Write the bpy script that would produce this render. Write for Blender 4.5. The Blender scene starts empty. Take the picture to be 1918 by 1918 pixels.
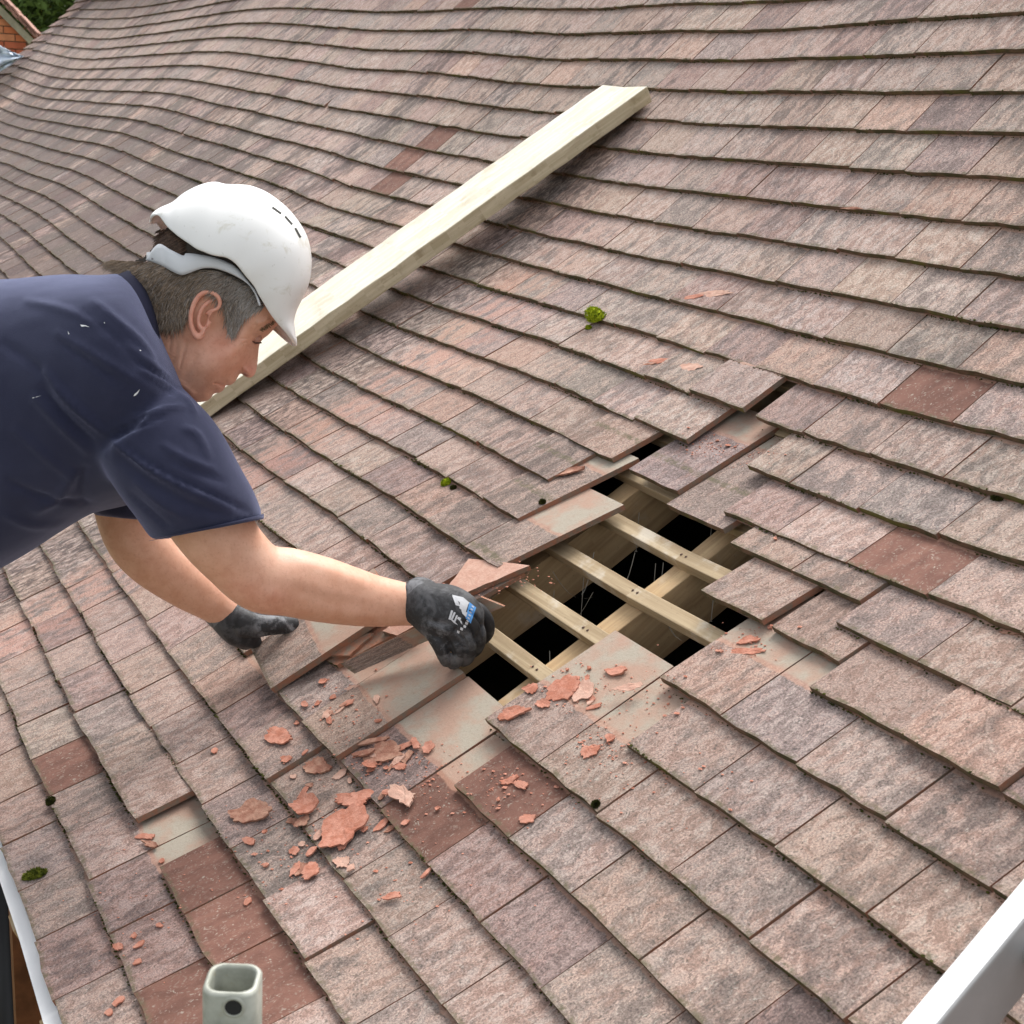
import bpy, bmesh, math, random
import numpy as np
from mathutils import Vector, Matrix, noise
from mathutils.bvhtree import BVHTree
scene = bpy.context.scene
COL = scene.collection
R = math.radians
rng = random.Random(11)

# ---------------------------------------------------------------- frames
# c: a frame at the camera (x right, y down, z forward, millimetres); world: X along the eave, Y towards the ridge, Z up (metres)
F = 2772.83
def _u(a): return a / np.linalg.norm(a)
EU = _u(np.array([0.43941388, 0.27465478, -0.85526616]))
EV = np.array([0.74598713, -0.64197806, 0.17710833]); EV = _u(EV - EV.dot(EU) * EU)
EN = np.cross(EU, EV)
PITCH = math.atan(.759)
UP = EV * math.sin(PITCH) + EN * math.cos(PITCH)
YH = EV * math.cos(PITCH) - EN * math.sin(PITCH)
RW = np.array([EU, YH, UP])
C0 = np.array([-501., 788., 1893.])
OFF = np.array([0, 0, 3.1]) - RW @ C0 / 1000
def W(c): return np.asarray(c, float) @ RW.T / 1000 + OFF
def WP(x, y, d): return W(np.array([(x - 959) / F * d, (y - 959) / F * d, d]))   # point d mm deep on the line of sight of a place in the photo
def V(a): return Vector([float(q) for q in a])

# ---------------------------------------------------------------- camera, sky, sun, exposure
cam = bpy.data.cameras.new('camera'); camo = bpy.data.objects.new('camera', cam); COL.objects.link(camo)
M = Matrix.Identity(4)
for i, ax in enumerate(((1, 0, 0), (0, -1, 0), (0, 0, -1))):
    w = RW @ np.array(ax, float)
    for k in range(3): M[k][i] = w[k]
for k in range(3): M[k][3] = OFF[k]
camo.matrix_world = M
cam.sensor_width = 36; cam.lens = F / 1918 * 36; cam.clip_start = .05; cam.clip_end = 2000
cam.dof.use_dof = True; cam.dof.focus_distance = 2.45; cam.dof.aperture_fstop = 18
scene.camera = camo
world = bpy.data.worlds.new('World'); scene.world = world; world.use_nodes = True
nt = world.node_tree; sky = nt.nodes.new('ShaderNodeTexSky'); sky.sky_type = 'NISHITA'; sky.sun_disc = False
SUN_EL, SUN_AZ = R(58), R(-38)       # azimuth measured from +Y towards +X
sky.sun_elevation = SUN_EL; sky.sun_rotation = SUN_AZ; sky.air_density = 1.0; sky.dust_density = 4.0; sky.ozone_density = 1.0
hs = nt.nodes.new('ShaderNodeHueSaturation'); hs.inputs['Saturation'].default_value = .22
nt.links.new(sky.outputs[0], hs.inputs['Color']); nt.links.new(hs.outputs[0], nt.nodes['Background'].inputs[0])
nt.nodes['Background'].inputs[1].default_value = .15
sl = bpy.data.lights.new('sun', 'SUN'); sl.energy = 1.15; sl.angle = R(34); sl.color = (1, .965, .92)
so = bpy.data.objects.new('sun', sl); COL.objects.link(so)
sd = Vector((math.sin(SUN_AZ) * math.cos(SUN_EL), math.cos(SUN_AZ) * math.cos(SUN_EL), math.sin(SUN_EL)))
so.rotation_euler = (-sd).to_track_quat('-Z', 'Y').to_euler(); so.location = (0, 0, 30)
vs = scene.view_settings; vs.view_transform = 'Standard'; vs.look = 'None'; vs.gamma = 1; vs.use_curve_mapping = False; vs.exposure = 1.08
scene.render.engine = 'CYCLES'

# ---------------------------------------------------------------- helpers
def tag(o, label=None, cat=None, group=None, kind=None):
    if label: o['label'] = label
    if cat: o['category'] = cat
    if group: o['group'] = group
    if kind: o['kind'] = kind
    return o
def mesh_obj(name, verts, faces, mats, parent=None, smooth=False, fm=None):
    me = bpy.data.meshes.new(name); me.from_pydata([tuple(map(float, v)) for v in verts], [], faces)
    for m in (mats if isinstance(mats, (list, tuple)) else [mats]): me.materials.append(m)
    if fm is not None: me.polygons.foreach_set('material_index', fm)
    if smooth: me.polygons.foreach_set('use_smooth', [True] * len(me.polygons))
    o = bpy.data.objects.new(name, me); COL.objects.link(o)
    if parent is not None: o.parent = parent
    return o
def empty(name, loc=(0, 0, 0)):
    o = bpy.data.objects.new(name, None); COL.objects.link(o); o.location = V(loc); o.empty_display_size = .1; return o
def part(o, root):      # keep world position under an Empty that stands elsewhere
    o.parent = root; o.matrix_parent_inverse = Matrix.Translation(-root.location); return o
def box(c, ax, ay, az):   # centre and three half-axis vectors
    c, ax, ay, az = map(np.asarray, (c, ax, ay, az))
    v = [c + sx * ax + sy * ay + sz * az for sx in (-1, 1) for sy in (-1, 1) for sz in (-1, 1)]
    f = [(0, 1, 3, 2), (4, 6, 7, 5), (0, 4, 5, 1), (2, 3, 7, 6), (0, 2, 6, 4), (1, 5, 7, 3)]
    if np.dot(np.cross(ax, ay), az) < 0: f = [q[::-1] for q in f]
    return v, f
def bevel(o, w=.002, seg=2):
    m = o.modifiers.new('bevel', 'BEVEL'); m.width = w; m.segments = seg; m.limit_method = 'ANGLE'; return o

# ---------------------------------------------------------------- material helpers
class NG:
    def __init__(s, name):
        s.m = bpy.data.materials.new(name); s.m.use_nodes = True; s.t = s.m.node_tree; s.b = s.t.nodes['Principled BSDF']
    def n(s, typ, **kw):
        q = s.t.nodes.new('ShaderNode' + typ)
        for k, v in kw.items(): setattr(q, k, v)
        return q
    def l(s, a, b): s.t.links.new(a, b)
    def noise(s, vec, scale, detail=4, rough=.55, dist=0.):
        q = s.n('TexNoise'); q.inputs['Scale'].default_value = scale; q.inputs['Detail'].default_value = detail
        q.inputs['Roughness'].default_value = rough; q.inputs['Distortion'].default_value = dist
        if vec is not None: s.l(vec, q.inputs['Vector'])
        return q.outputs['Fac']
    def mapv(s, vec, scale=(1, 1, 1), loc=(0, 0, 0), rot=(0, 0, 0)):
        q = s.n('Mapping'); q.inputs['Scale'].default_value = scale; q.inputs['Location'].default_value = loc; q.inputs['Rotation'].default_value = rot
        s.l(vec, q.inputs['Vector']); return q.outputs[0]
    def ramp(s, fac, a, b, lo=0., hi=1.):
        q = s.n('MapRange'); q.interpolation_type = 'SMOOTHSTEP'
        for k, v in (('From Min', a), ('From Max', b), ('To Min', lo), ('To Max', hi)): q.inputs[k].default_value = v
        s.l(fac, q.inputs['Value']); return q.outputs[0]
    def mix(s, fac, a, b, mode='MIX'):
        q = s.n('Mix', data_type='RGBA', blend_type=mode)
        for sock, v in ((q.inputs[0], fac), (q.inputs[6], a), (q.inputs[7], b)):
            if isinstance(v, bpy.types.NodeSocket): s.l(v, sock)
            elif isinstance(v, tuple): sock.default_value = (*v, 1)
            else: sock.default_value = v
        return q.outputs[2]
    def math(s, op, a, b=0., clamp=False):
        q = s.n('Math', operation=op, use_clamp=clamp)
        for sock, v in ((q.inputs[0], a), (q.inputs[1], b)):
            if isinstance(v, bpy.types.NodeSocket): s.l(v, sock)
            else: sock.default_value = v
        return q.outputs[0]
    def bump(s, h, strength=.3, dist=.002):
        q = s.n('Bump'); q.inputs['Strength'].default_value = strength; q.inputs['Distance'].default_value = dist
        s.l(h, q.inputs['Height']); s.l(q.outputs[0], s.b.inputs['Normal']); return q
    def out(s, col=None, rough=.8, spec=None, metal=None):
        if col is not None:
            if isinstance(col, tuple): s.b.inputs['Base Color'].default_value = (*col, 1)
            else: s.l(col, s.b.inputs['Base Color'])
        if isinstance(rough, (int, float)): s.b.inputs['Roughness'].default_value = rough
        else: s.l(rough, s.b.inputs['Roughness'])
        if spec is not None: s.b.inputs['Specular IOR Level'].default_value = spec
        if metal is not None: s.b.inputs['Metallic'].default_value = metal
        return s.m
def uvn(g, name): q = g.n('UVMap'); q.uv_map = name; return q.outputs[0]
def objco(g): return g.n('TexCoord').outputs['Object']

# roof tile: clay under lichen, grime and weathering; the strip normally under the next course is clean
def tile_material():
    g = NG('weathered_clay_tile')
    tc, loc, rf = uvn(g, 'tc'), uvn(g, 'loc'), uvn(g, 'rf')
    at = g.n('Attribute'); at.attribute_name = 'tint'; tint = at.outputs['Color']; alpha = at.outputs['Alpha']
    sep = g.n('SeparateXYZ'); g.l(loc, sep.inputs[0]); lu, lv = sep.outputs[0], sep.outputs[1]
    srf = g.n('SeparateXYZ'); g.l(rf, srf.inputs[0])
    wob = g.n('TexNoise'); wob.inputs['Scale'].default_value = 38; wob.inputs['Detail'].default_value = 3; g.l(tc, wob.inputs['Vector'])
    wv = g.n('VectorMath', operation='MULTIPLY_ADD'); g.l(wob.outputs['Color'], wv.inputs[0]); wv.inputs[1].default_value = (.030, .030, 0); g.l(tc, wv.inputs[2]); wtc = wv.outputs[0]
    str1 = g.noise(g.mapv(wtc, (34, 13, 1)), 1, 6, .62)          # blotches drawn out down the slope
    str2 = g.noise(g.mapv(wtc, (78, 30, 1), (3, 7, 0)), 1, 6, .66)
    fine = g.noise(tc, 210, 6, .75)
    mid = g.noise(tc, 75, 6, .72)
    grain = g.noise(tc, 520, 3, .6)
    big = g.noise(g.mapv(rf, (.42, .055, 1), (4, 1, 0)), 1, 5, .6, .4)
    who = g.noise(tc, .55, 1, .5); who2 = g.noise(g.mapv(tc, (1, 1, 1), (31, 17, 0)), .55, 1, .5)
    clay = g.mix(g.ramp(str2, .35, .7), (.38, .255, .20), (.50, .37, .305))
    grey = g.mix(g.ramp(fine, .30, .70), (.128, .101, .090), (.41, .345, .305))
    grey = g.mix(g.math('MULTIPLY', g.ramp(str1, .4, .7), .6), grey, (.185, .150, .145))
    base = g.mix(g.ramp(g.math('ADD', g.math('MULTIPLY', str1, .6), g.math('ADD', g.math('MULTIPLY', mid, .4), g.math('MULTIPLY', g.math('SUBTRACT', who, .5), .55))), .40, .56, .97, .34), clay, grey)
    vein = g.math('ABSOLUTE', g.math('SUBTRACT', str2, .5))
    base = g.mix(g.math('MULTIPLY', g.math('MULTIPLY', g.ramp(vein, .030, .008), g.ramp(str1, .42, .54)), .75), base, (.56, .44, .375))   # wormy pale veins
    base = g.mix(g.math('MULTIPLY', g.ramp(str2, .515, .58), g.ramp(who2, .35, .65, .2, .7)), base, (.53, .455, .40))        # pale bloom
    # run-off stains: the far left stretch, and the strip that runs down beside the plank
    far = g.math('MULTIPLY', g.ramp(srf.outputs[0], -14., -30.), g.ramp(srf.outputs[1], 24., 13.))
    dark = g.math('MULTIPLY', g.ramp(g.math('ADD', g.math('ADD', big, g.math('MULTIPLY', g.math('SUBTRACT', .5, str1), .75)), g.math('MULTIPLY', far, .21)), .51, .66), g.ramp(srf.outputs[0], -3., -12., .42, .68))
    wu = g.math('ADD', srf.outputs[0], g.math('MULTIPLY', g.math('SUBTRACT', mid, .5), 1.1))
    strip_ = g.math('MULTIPLY', g.math('MULTIPLY', g.ramp(wu, -11.6, -10.9), g.ramp(wu, -9.0, -10.2)), g.ramp(srf.outputs[1], 21.5, 19.))
    strip_ = g.math('MULTIPLY', strip_, g.ramp(str2, .62, .40))
    dark = g.math('MAXIMUM', dark, g.math('MULTIPLY', strip_, .9))
    base = g.mix(dark, base, (.100, .080, .074))
    wu2 = g.math('MULTIPLY', g.math('MULTIPLY', g.ramp(wu, -9.9, -9.2), g.ramp(wu, -7.4, -8.6)), g.ramp(srf.outputs[1], 19, 14))
    base = g.mix(g.math('MULTIPLY', g.math('MULTIPLY', wu2, g.ramp(str1, .40, .56)), .55), base, (.47, .27, .20))
    vor = g.n('TexVoronoi'); vor.inputs['Scale'].default_value = 210; g.l(g.mapv(wtc, (1, .9, 1)), vor.inputs['Vector'])
    n2 = g.noise(tc, 60, 5, .7)
    sp = g.math('MULTIPLY', g.ramp(vor.outputs['Distance'], .42, .22), g.ramp(n2, .42, .6))
    base = g.mix(g.math('MULTIPLY', sp, .62), base, (.085, .085, .072))     # dark lichen specks
    vor2 = g.n('TexVoronoi'); vor2.inputs['Scale'].default_value = 170; g.l(g.mapv(wtc, (1, 1, 1), (5, 3, 0)), vor2.inputs['Vector'])
    sp2 = g.math('MULTIPLY', g.ramp(vor2.outputs['Distance'], .36, .16), g.ramp(g.noise(tc, 45, 4, .7), .46, .62))
    base = g.mix(g.math('MULTIPLY', sp2, .55), base, (.52, .50, .44))
    spk = g.ramp(g.noise(tc, 330, 5, .8), .35, .65, .45, 1.32)
    cmb = g.n('CombineColor'); [g.l(spk, cmb.inputs[q]) for q in range(3)]
    base = g.mix(.85, base, cmb.outputs[0], 'MULTIPLY')
    base = g.mix(1., base, tint, 'MULTIPLY')
    # bright newer tiles: plain red clay (alpha of the tint = how weathered)
    red = g.mix(g.ramp(str1, .3, .7), (.135, .070, .054), (.215, .115, .088))
    red = g.mix(g.math('MULTIPLY', g.math('MAXIMUM', sp2, g.math('MULTIPLY', sp, .4)), .8), red, (.38, .36, .31))
    red = g.mix(1., red, tint, 'MULTIPLY')
    base = g.mix(alpha, red, base)
    # sheltered head of the tile
    head = g.mix(g.ramp(g.noise(tc, 14, 4, .6), .38, .62), (.37, .245, .185), (.345, .305, .245))
    head = g.mix(g.math('MULTIPLY', g.ramp(fine, .52, .70), .5), head, (.17, .13, .10))
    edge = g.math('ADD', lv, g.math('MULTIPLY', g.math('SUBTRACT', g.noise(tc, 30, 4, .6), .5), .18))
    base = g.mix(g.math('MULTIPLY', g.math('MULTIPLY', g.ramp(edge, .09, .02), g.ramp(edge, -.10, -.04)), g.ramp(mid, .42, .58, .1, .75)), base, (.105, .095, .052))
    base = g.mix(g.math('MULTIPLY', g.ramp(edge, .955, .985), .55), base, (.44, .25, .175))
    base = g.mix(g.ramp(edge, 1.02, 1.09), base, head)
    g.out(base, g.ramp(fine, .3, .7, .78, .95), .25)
    h = g.math('ADD', g.math('MULTIPLY', fine, .5), g.math('ADD', g.math('MULTIPLY', grain, .25), g.math('MULTIPLY', str2, .9)))
    g.bump(h, .6, .0022)
    return g.m
def tile_edge_material():
    g = NG('mossy_tile_edge'); co = g.n('NewGeometry').outputs['Position']
    c = g.mix(g.ramp(g.noise(co, 38, 5, .65), .36, .62), (.20, .125, .085), (.095, .085, .045))
    c = g.mix(g.math('MULTIPLY', g.ramp(g.noise(co, 9, 3, .6), .55, .66), .7), c, (.15, .145, .035))
    g.bump(g.noise(co, 260, 4, .7), .8, .003)
    return g.out(c, .95, .15)
def clay_side_material():
    g = NG('bare_clay_side'); co = g.n('NewGeometry').outputs['Position']
    c = g.mix(g.ramp(g.noise(co, 45, 5, .65), .38, .64), (.32, .15, .095), (.22, .17, .13))
    g.bump(g.noise(co, 300, 4, .7), .7, .002); return g.out(c, .92, .2)
M_TILE, M_EDGE, M_SIDE = tile_material(), tile_edge_material(), clay_side_material()
def flake_material(name, a, b):
    g = NG(name); co = objco(g)
    c = g.mix(g.ramp(g.noise(co, 60, 5, .65), .35, .65), a, b)
    g.bump(g.noise(co, 180, 5, .7), .7, .002); return g.out(c, .9, .2)
M_FLAKE = flake_material('fresh_broken_clay', (.40, .155, .10), (.52, .25, .18))
M_FLAKE2 = flake_material('pale_broken_clay', (.50, .29, .22), (.56, .36, .28))
def wood(name, a, b, scale=(2, 60, 60), dirt=None, rough=.8):
    g = NG(name); q = uvn(g, 'tc')
    gr = g.noise(g.mapv(q, scale), 1, 6, .6, .8)
    c = g.mix(g.ramp(gr, .3, .7), a, b)
    if dirt: c = g.mix(g.math('MULTIPLY', g.ramp(g.noise(q, 9, 5, .65), .52, .68), dirt[3]), c, dirt[:3])
    c = g.mix(g.math('MULTIPLY', g.ramp(g.noise(q, 140, 3, .6), .6, .72), .3), c, (.12, .09, .05))
    g.bump(gr, .4, .002); return g.out(c, rough, .25)
M_BATTEN = wood('batten_wood', (.30, .22, .13), (.46, .36, .23), (3, 70, 1), (.62, .58, .50, .55))
M_RAFTER = wood('rafter_wood', (.36, .24, .13), (.54, .39, .22), (2, 45, 1), (.55, .47, .36, .5))
M_PLANKTOP = wood('pale_plank_top', (.68, .62, .49), (.80, .76, .66), (1.2, 38, 1), (.50, .43, .30, .5))
M_PLANKSIDE = wood('tan_plank_edge', (.46, .39, .25), (.64, .56, .40), (1.5, 60, 1), (.22, .16, .08, .5))  # plank edges a darker tan than the top
def moss_material():
    g = NG('moss'); co = g.n('NewGeometry').outputs['Position']
    c = g.mix(g.ramp(g.noise(co, 120, 4, .7), .35, .65), (.040, .042, .014), (.105, .11, .028))
    g.bump(g.noise(co, 600, 4, .8), 1., .003); return g.out(c, 1., .1)
M_MOSS = moss_material()
def plain(name, col, rough=.6, spec=.4, metal=0., bump=None, var=.12, scale=8):
    g = NG(name); co = objco(g)
    c = g.mix(g.ramp(g.noise(co, scale, 5, .6), .3, .7), tuple(q * (1 - var) for q in col), tuple(min(1, q * (1 + var)) for q in col))
    if bump: g.bump(g.noise(co, bump[0], 4, .6), bump[1], bump[2])
    return g.out(c, rough, spec, metal)

# ---------------------------------------------------------------- roof surface: a sagging sheet, u in tile widths along the eave, v in courses up the slope
NET = """
-7745 -2015 12158 -7534 -2216 12227 -7322 -2417 12297 -7110 -2618 12366 -6899 -2819 12436 -6687 -3020 12505 -6476 -3222 12575 -6264 -3423 12644 -6053
-3624 12713 -5841 -3825 12783 -5630 -4026 12852 -5418 -4227 12922 -5207 -4428 12991 -4995 -4629 13061 -4784 -4830 13130 -4572 -5031 13200 -7489 -1884
11755 -7277 -2086 11824 -7066 -2287 11894 -6854 -2488 11963 -6643 -2689 12033 -6431 -2890 12102 -6220 -3091 12172 -6008 -3293 12241 -5782 -3557 12297
-5560 -3816 12352 -5324 -4181 12376 -5152 -4231 12479 -4949 -4311 12585 -4739 -4501 12657 -4527 -4700 12727 -4316 -4901 12797 -7232 -1754 11352 -6060
-2085 11996 -5691 -2170 12174 -5499 -2392 12198 -5279 -2595 12245 -5074 -2809 12280 -4866 -3026 12315 -4666 -3242 12347 -4465 -3474 12373 -4261 -3686
12408 -4044 -3900 12449 -3844 -4100 12487 -3618 -4316 12530 -3573 -4585 12462 -4271 -4569 12324 -4060 -4770 12394 -6976 -1623 10949 -5696 -1833 11703
-5498 -2052 11731 -5281 -2255 11775 -5068 -2462 11817 -4857 -2671 11857 -4647 -2883 11895 -4441 -3099 11930 -4238 -3318 11962 -4030 -3531 11998 -3822
-3742 12035 -3615 -3958 12070 -3418 -4180 12099 -3203 -4400 12137 -4015 -4439 11922 -3803 -4640 11991 -6720 -1493 10547 -5507 -1720 11255 -5286 -1919
11304 -5070 -2123 11348 -4855 -2327 11391 -4641 -2533 11433 -4428 -2741 11474 -4218 -2952 11513 -4009 -3164 11550 -3802 -3378 11586 -3596 -3593 11621
-3395 -3814 11651 -3198 -4039 11678 -3005 -4263 11701 -3758 -4308 11519 -3547 -4509 11588 -6463 -1362 10144 -5291 -1586 10832 -5076 -1789 10875 -4859
-1991 10920 -4642 -2193 10965 -4425 -2396 11009 -4210 -2600 11053 -3996 -2806 11095 -3783 -3013 11137 -3574 -3225 11174 -3371 -3444 11206 -3176 -3671
11232 -2981 -3897 11257 -2784 -4125 11282 -3502 -4177 11116 -3290 -4379 11185 -6207 -1232 9741 -5089 -1464 10396 -4869 -1662 10443 -4650 -1862 10490
-4431 -2062 10537 -4213 -2262 10583 -3995 -2464 10628 -3779 -2666 10673 -3565 -2873 10715 -3355 -3082 10754 -3152 -3303 10785 -2958 -3530 10811 -2771
-3766 10830 -2586 -3997 10850 -3246 -4047 10713 -3034 -4248 10783 -5951 -1101 9338 -4883 -1340 9963 -4663 -1538 10010 -4442 -1735 10059 -4222 -1933
10107 -4002 -2131 10154 -3782 -2330 10201 -3566 -2533 10246 -3351 -2738 10289 -3143 -2952 10325 -2939 -3169 10360 -2743 -3394 10387 -2556 -3628 10407
-2365 -3857 10430 -2989 -3916 10310 -2778 -4117 10380 -5694 -971 8935 -4683 -1223 9525 -4460 -1418 9575 -4238 -1613 9624 -4016 -1808 9674 -3795 -2005
9722 -3574 -2203 9770 -3358 -2406 9815 -3144 -2612 9857 -2936 -2825 9894 -2732 -3043 9928 -2536 -3268 9956 -2341 -3494 9983 -2149 -3725 10010 -2733
-3786 9908 -2521 -3987 9977 -5438 -840 8532 -4484 -1107 9087 -4260 -1300 9138 -4036 -1493 9189 -3812 -1686 9239 -3590 -1881 9289 -3369 -2079 9337
-3152 -2281 9382 -2939 -2489 9424 -2730 -2700 9462 -2526 -2917 9496 -2329 -3143 9524 -2131 -3367 9554 -1931 -3586 9585 -2477 -3655 9505 -2265 -3856
9574 -5182 -710 8130 -4288 -997 8645 -4062 -1187 8698 -3837 -1378 8750 -3611 -1568 8803 -3386 -1761 8854 -3164 -1956 8904 -2948 -2163 8947 -2730 -2361
8993 -2522 -2573 9031 -2320 -2792 9064 -2120 -3013 9095 -1919 -3234 9127 -1718 -3455 9158 -2220 -3525 9102 -2009 -3726 9171 -4925 -579 7727 -4094 -888
8203 -3866 -1076 8256 -3639 -1264 8310 -3412 -1452 8365 -3184 -1641 8419 -2959 -1832 8471 -2738 -2027 8519 -2522 -2232 8563 -2314 -2445 8600 -2114
-2668 8631 -1914 -2889 8662 -1713 -3109 8695 -1513 -3332 8726 -1964 -3394 8699 -1752 -3595 8769 -4669 -448 7324 -3899 -780 7759 -3671 -967 7815 -3442
-1153 7870 -3214 -1340 7925 -2985 -1525 7981 -2755 -1708 8037 -2532 -1903 8087 -2316 -2109 8130 -2109 -2322 8167 -1905 -2540 8201 -1707 -2763 8231
-1508 -2987 8260 -1310 -3209 8291 -1707 -3264 8296 -1496 -3465 8366 -4412 -318 6921 -3702 -671 7317 -3474 -857 7373 -3245 -1042 7429 -3015 -1228 7485
-2786 -1412 7542 -2555 -1595 7599 -2329 -1784 7652 -2111 -1985 7698 -1903 -2198 7735 -1699 -2415 7768 -1497 -2634 7800 -1301 -2861 7828 -1101 -3077
7861 -1451 -3133 7893 -1240 -3334 7963 -4156 -187 6518 -3503 -559 6878 -3273 -743 6935 -3043 -927 6992 -2814 -1112 7048 -2584 -1297 7105 -2353 -1478
7163 -2124 -1663 7219 -1902 -1859 7268 -1691 -2067 7308 -1491 -2288 7338 -1289 -2508 7368 -1085 -2724 7402 -885 -2950 7430 -1195 -3003 7491 -983 -3204
7560 -3900 -57 6116 -3303 -443 6443 -3071 -624 6500 -2840 -807 6557 -2609 -990 6614 -2378 -1174 6672 -2144 -1353 6732 -1910 -1525 6795 -1685 -1716
6847 -1476 -1928 6884 -1274 -2146 6915 -1075 -2368 6943 -872 -2587 6975 -667 -2803 7005 -938 -2872 7088 -727 -3073 7157 -3643 74 5713 -3099 -320 6010
-2865 -497 6068 -2631 -676 6128 -2398 -853 6188 -2163 -1033 6248 -1925 -1197 6316 -1691 -1372 6378 -1465 -1560 6432 -1256 -1774 6469 -1056 -1999 6497
-855 -2221 6525 -651 -2438 6557 -450 -2664 6583 -682 -2741 6685 -471 -2943 6754 -3387 204 5310 -2892 -190 5576 -2656 -365 5638 -2420 -539 5700 -2183
-712 5764 -1946 -881 5829 -1705 -1051 5897 -1473 -1229 5958 -1251 -1431 6005 -1038 -1634 6048 -834 -1854 6079 -630 -2066 6113 -432 -2294 6138 -232
-2506 6167 -426 -2611 6282 -214 -2812 6352 -3131 335 4907 -2680 -58 5145 -2441 -228 5210 -2204 -399 5275 -1965 -569 5342 -1727 -739 5408 -1489 -906
5476 -1258 -1088 5534 -1035 -1280 5587 -816 -1481 5634 -608 -1694 5670 -415 -1926 5692 -219 -2149 5718 -23 -2382 5738 -169 -2480 5879 42 -2681 5949
-2874 465 4504 -2464 77 4718 -2226 -91 4784 -1986 -259 4851 -1747 -427 4918 -1509 -597 4986 -1272 -771 5051 -1039 -951 5113 -814 -1148 5164 -595 -1338
5215 -398 -1564 5242 -204 -1790 5268 -9 -2019 5292 184 -2240 5321 87 -2350 5476 299 -2551 5546 -2618 596 4101 -2252 213 4285 -2008 45 4357 -1770 -120
4425 -1529 -287 4495 -1291 -457 4562 -1055 -630 4628 -823 -808 4691 -580 -965 4766 -374 -1191 4799 -187 -1430 4817 8 -1657 4844 204 -1879 4870 397
-2115 4886 343 -2219 5074 555 -2420 5143 -2362 726 3699 -2032 341 3868 -1796 182 3928 -1550 16 4000 -1312 -148 4069 -1073 -315 4140 -834 -484 4209
-604 -676 4267 -367 -849 4333 -157 -1050 4379 44 -1272 4411 234 -1498 4436 413 -1749 4447 603 -1959 4476 600 -2089 4671 811 -2290 4740 -2105 857 3296
-1830 483 3409 -1574 315 3498 -1342 154 3569 -1094 -11 3645 -854 -178 3715 -615 -345 3787 -380 -515 3855 -153 -706 3912 62 -917 3956 255 -1145 3985
438 -1386 4004 639 -1602 4038 829 -1844 4061 856 -1958 4268 1068 -2159 4337 -1849 988 2893 -1587 587 3009 -1364 437 3062 -1104 283 3148 -878 127 3216
-639 -43 3287 -402 -214 3358 -165 -390 3428 70 -574 3492 279 -777 3539 469 -1018 3560 664 -1233 3597 856 -1468 3622 1048 -1687 3650 1112 -1828 3865
1324 -2029 3935 -1593 1118 2490 -1377 703 2540 -1144 575 2631 -912 393 2702 -646 272 2797 -426 48 2847 -175 -99 2932 55 -281 2996 289 -440 3072 497
-660 3111 686 -889 3138 866 -1132 3159 1064 -1346 3198 1255 -1593 3228 1369 -1697 3462 1580 -1898 3532 -1336 1249 2087 -1192 860 2097 -904 671 2207
-665 544 2290 -423 393 2373 -190 203 2437 48 42 2511 284 -121 2587 511 -320 2644 697 -536 2684 897 -771 2709 1078 -1005 2735 1270 -1241 2763 1454
-1457 2799 1625 -1567 3060 1837 -1768 3129 -1080 1379 1685 -972 950 1687 -698 808 1772 -460 667 1854 -179 535 1960 38 356 2020 277 159 2085 513 5 2162
714 -199 2218 924 -418 2255 1104 -659 2279 1303 -881 2314 1490 -1112 2346 1683 -1342 2376 1881 -1436 2657 2093 -1637 2726 -823 1510 1282 -691 1086
1258 -469 935 1351 -214 786 1444 24 631 1519 257 459 1595 489 279 1653 722 99 1724 950 -77 1789 1142 -304 1827 1339 -523 1864 1527 -757 1894 1719 -983
1928 1908 -1216 1964 2138 -1306 2254 2349 -1507 2323 -567 1640 879 -509 1214 867 -247 1063 933 -10 905 1007 233 744 1086 466 564 1152 700 404 1231 933
221 1292 1158 32 1355 1368 -177 1403 1565 -400 1441 1759 -625 1477 1949 -854 1511 2142 -1081 1545 2394 -1175 1851 2606 -1376 1921 -311 1771 476 -253
1363 406 -36 1183 501 210 1021 580 444 851 651 681 687 726 920 510 793 1148 337 865 1375 149 925 1586 -58 976 1792 -271 1020 1986 -497 1057 2180 -723
1093 2374 -948 1131 2651 -1044 1448 2862 -1246 1518 -54 1901 73 -166 1323 121 199 1316 72 412 1134 142 659 974 222 898 789 286 1116 642 374 1365 451
428 1585 268 497 1810 66 548 2014 -147 598 2216 -366 637 2410 -591 677 2585 -843 679 2907 -914 1045 3118 -1115 1115
"""

NU, NV, U0, V0, DU, DV = 31, 16, -75., -5., 3., 3.
CN = np.array([int(q) for q in NET.split()], float).reshape(NU, NV, 3)
CNW = CN @ RW.T / 1000 + OFF
def _b(t, t0, d, n):
    s = (np.asarray(t, float) - t0) / d; i = np.clip(np.floor(s).astype(int), 0, n - 4); f = s - i
    return i, np.stack([(1 - f) ** 3 / 6, (3 * f ** 3 - 6 * f ** 2 + 4) / 6, (-3 * f ** 3 + 3 * f ** 2 + 3 * f + 1) / 6, f ** 3 / 6], -1)
def P(u, v):
    u, v = np.broadcast_arrays(np.asarray(u, float), np.asarray(v, float)); iu, bu = _b(u, U0, DU, NU); iv, bv = _b(v, V0, DV, NV)
    r = 0
    for a in range(4):
        for b in range(4): r = r + CNW[iu + a, iv + b] * (bu[..., a] * bv[..., b])[..., None]
    return r
def Nn(u, v):
    a = P(np.asarray(u) + .4, v) - P(np.asarray(u) - .4, v); b = P(u, np.asarray(v) + .4) - P(u, np.asarray(v) - .4)
    n = np.cross(a, b); return n / np.linalg.norm(n, axis=-1, keepdims=True)
def PH(u, v, h): return P(u, v) + Nn(u, v) * (h / 1000)
CAMP = OFF
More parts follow.
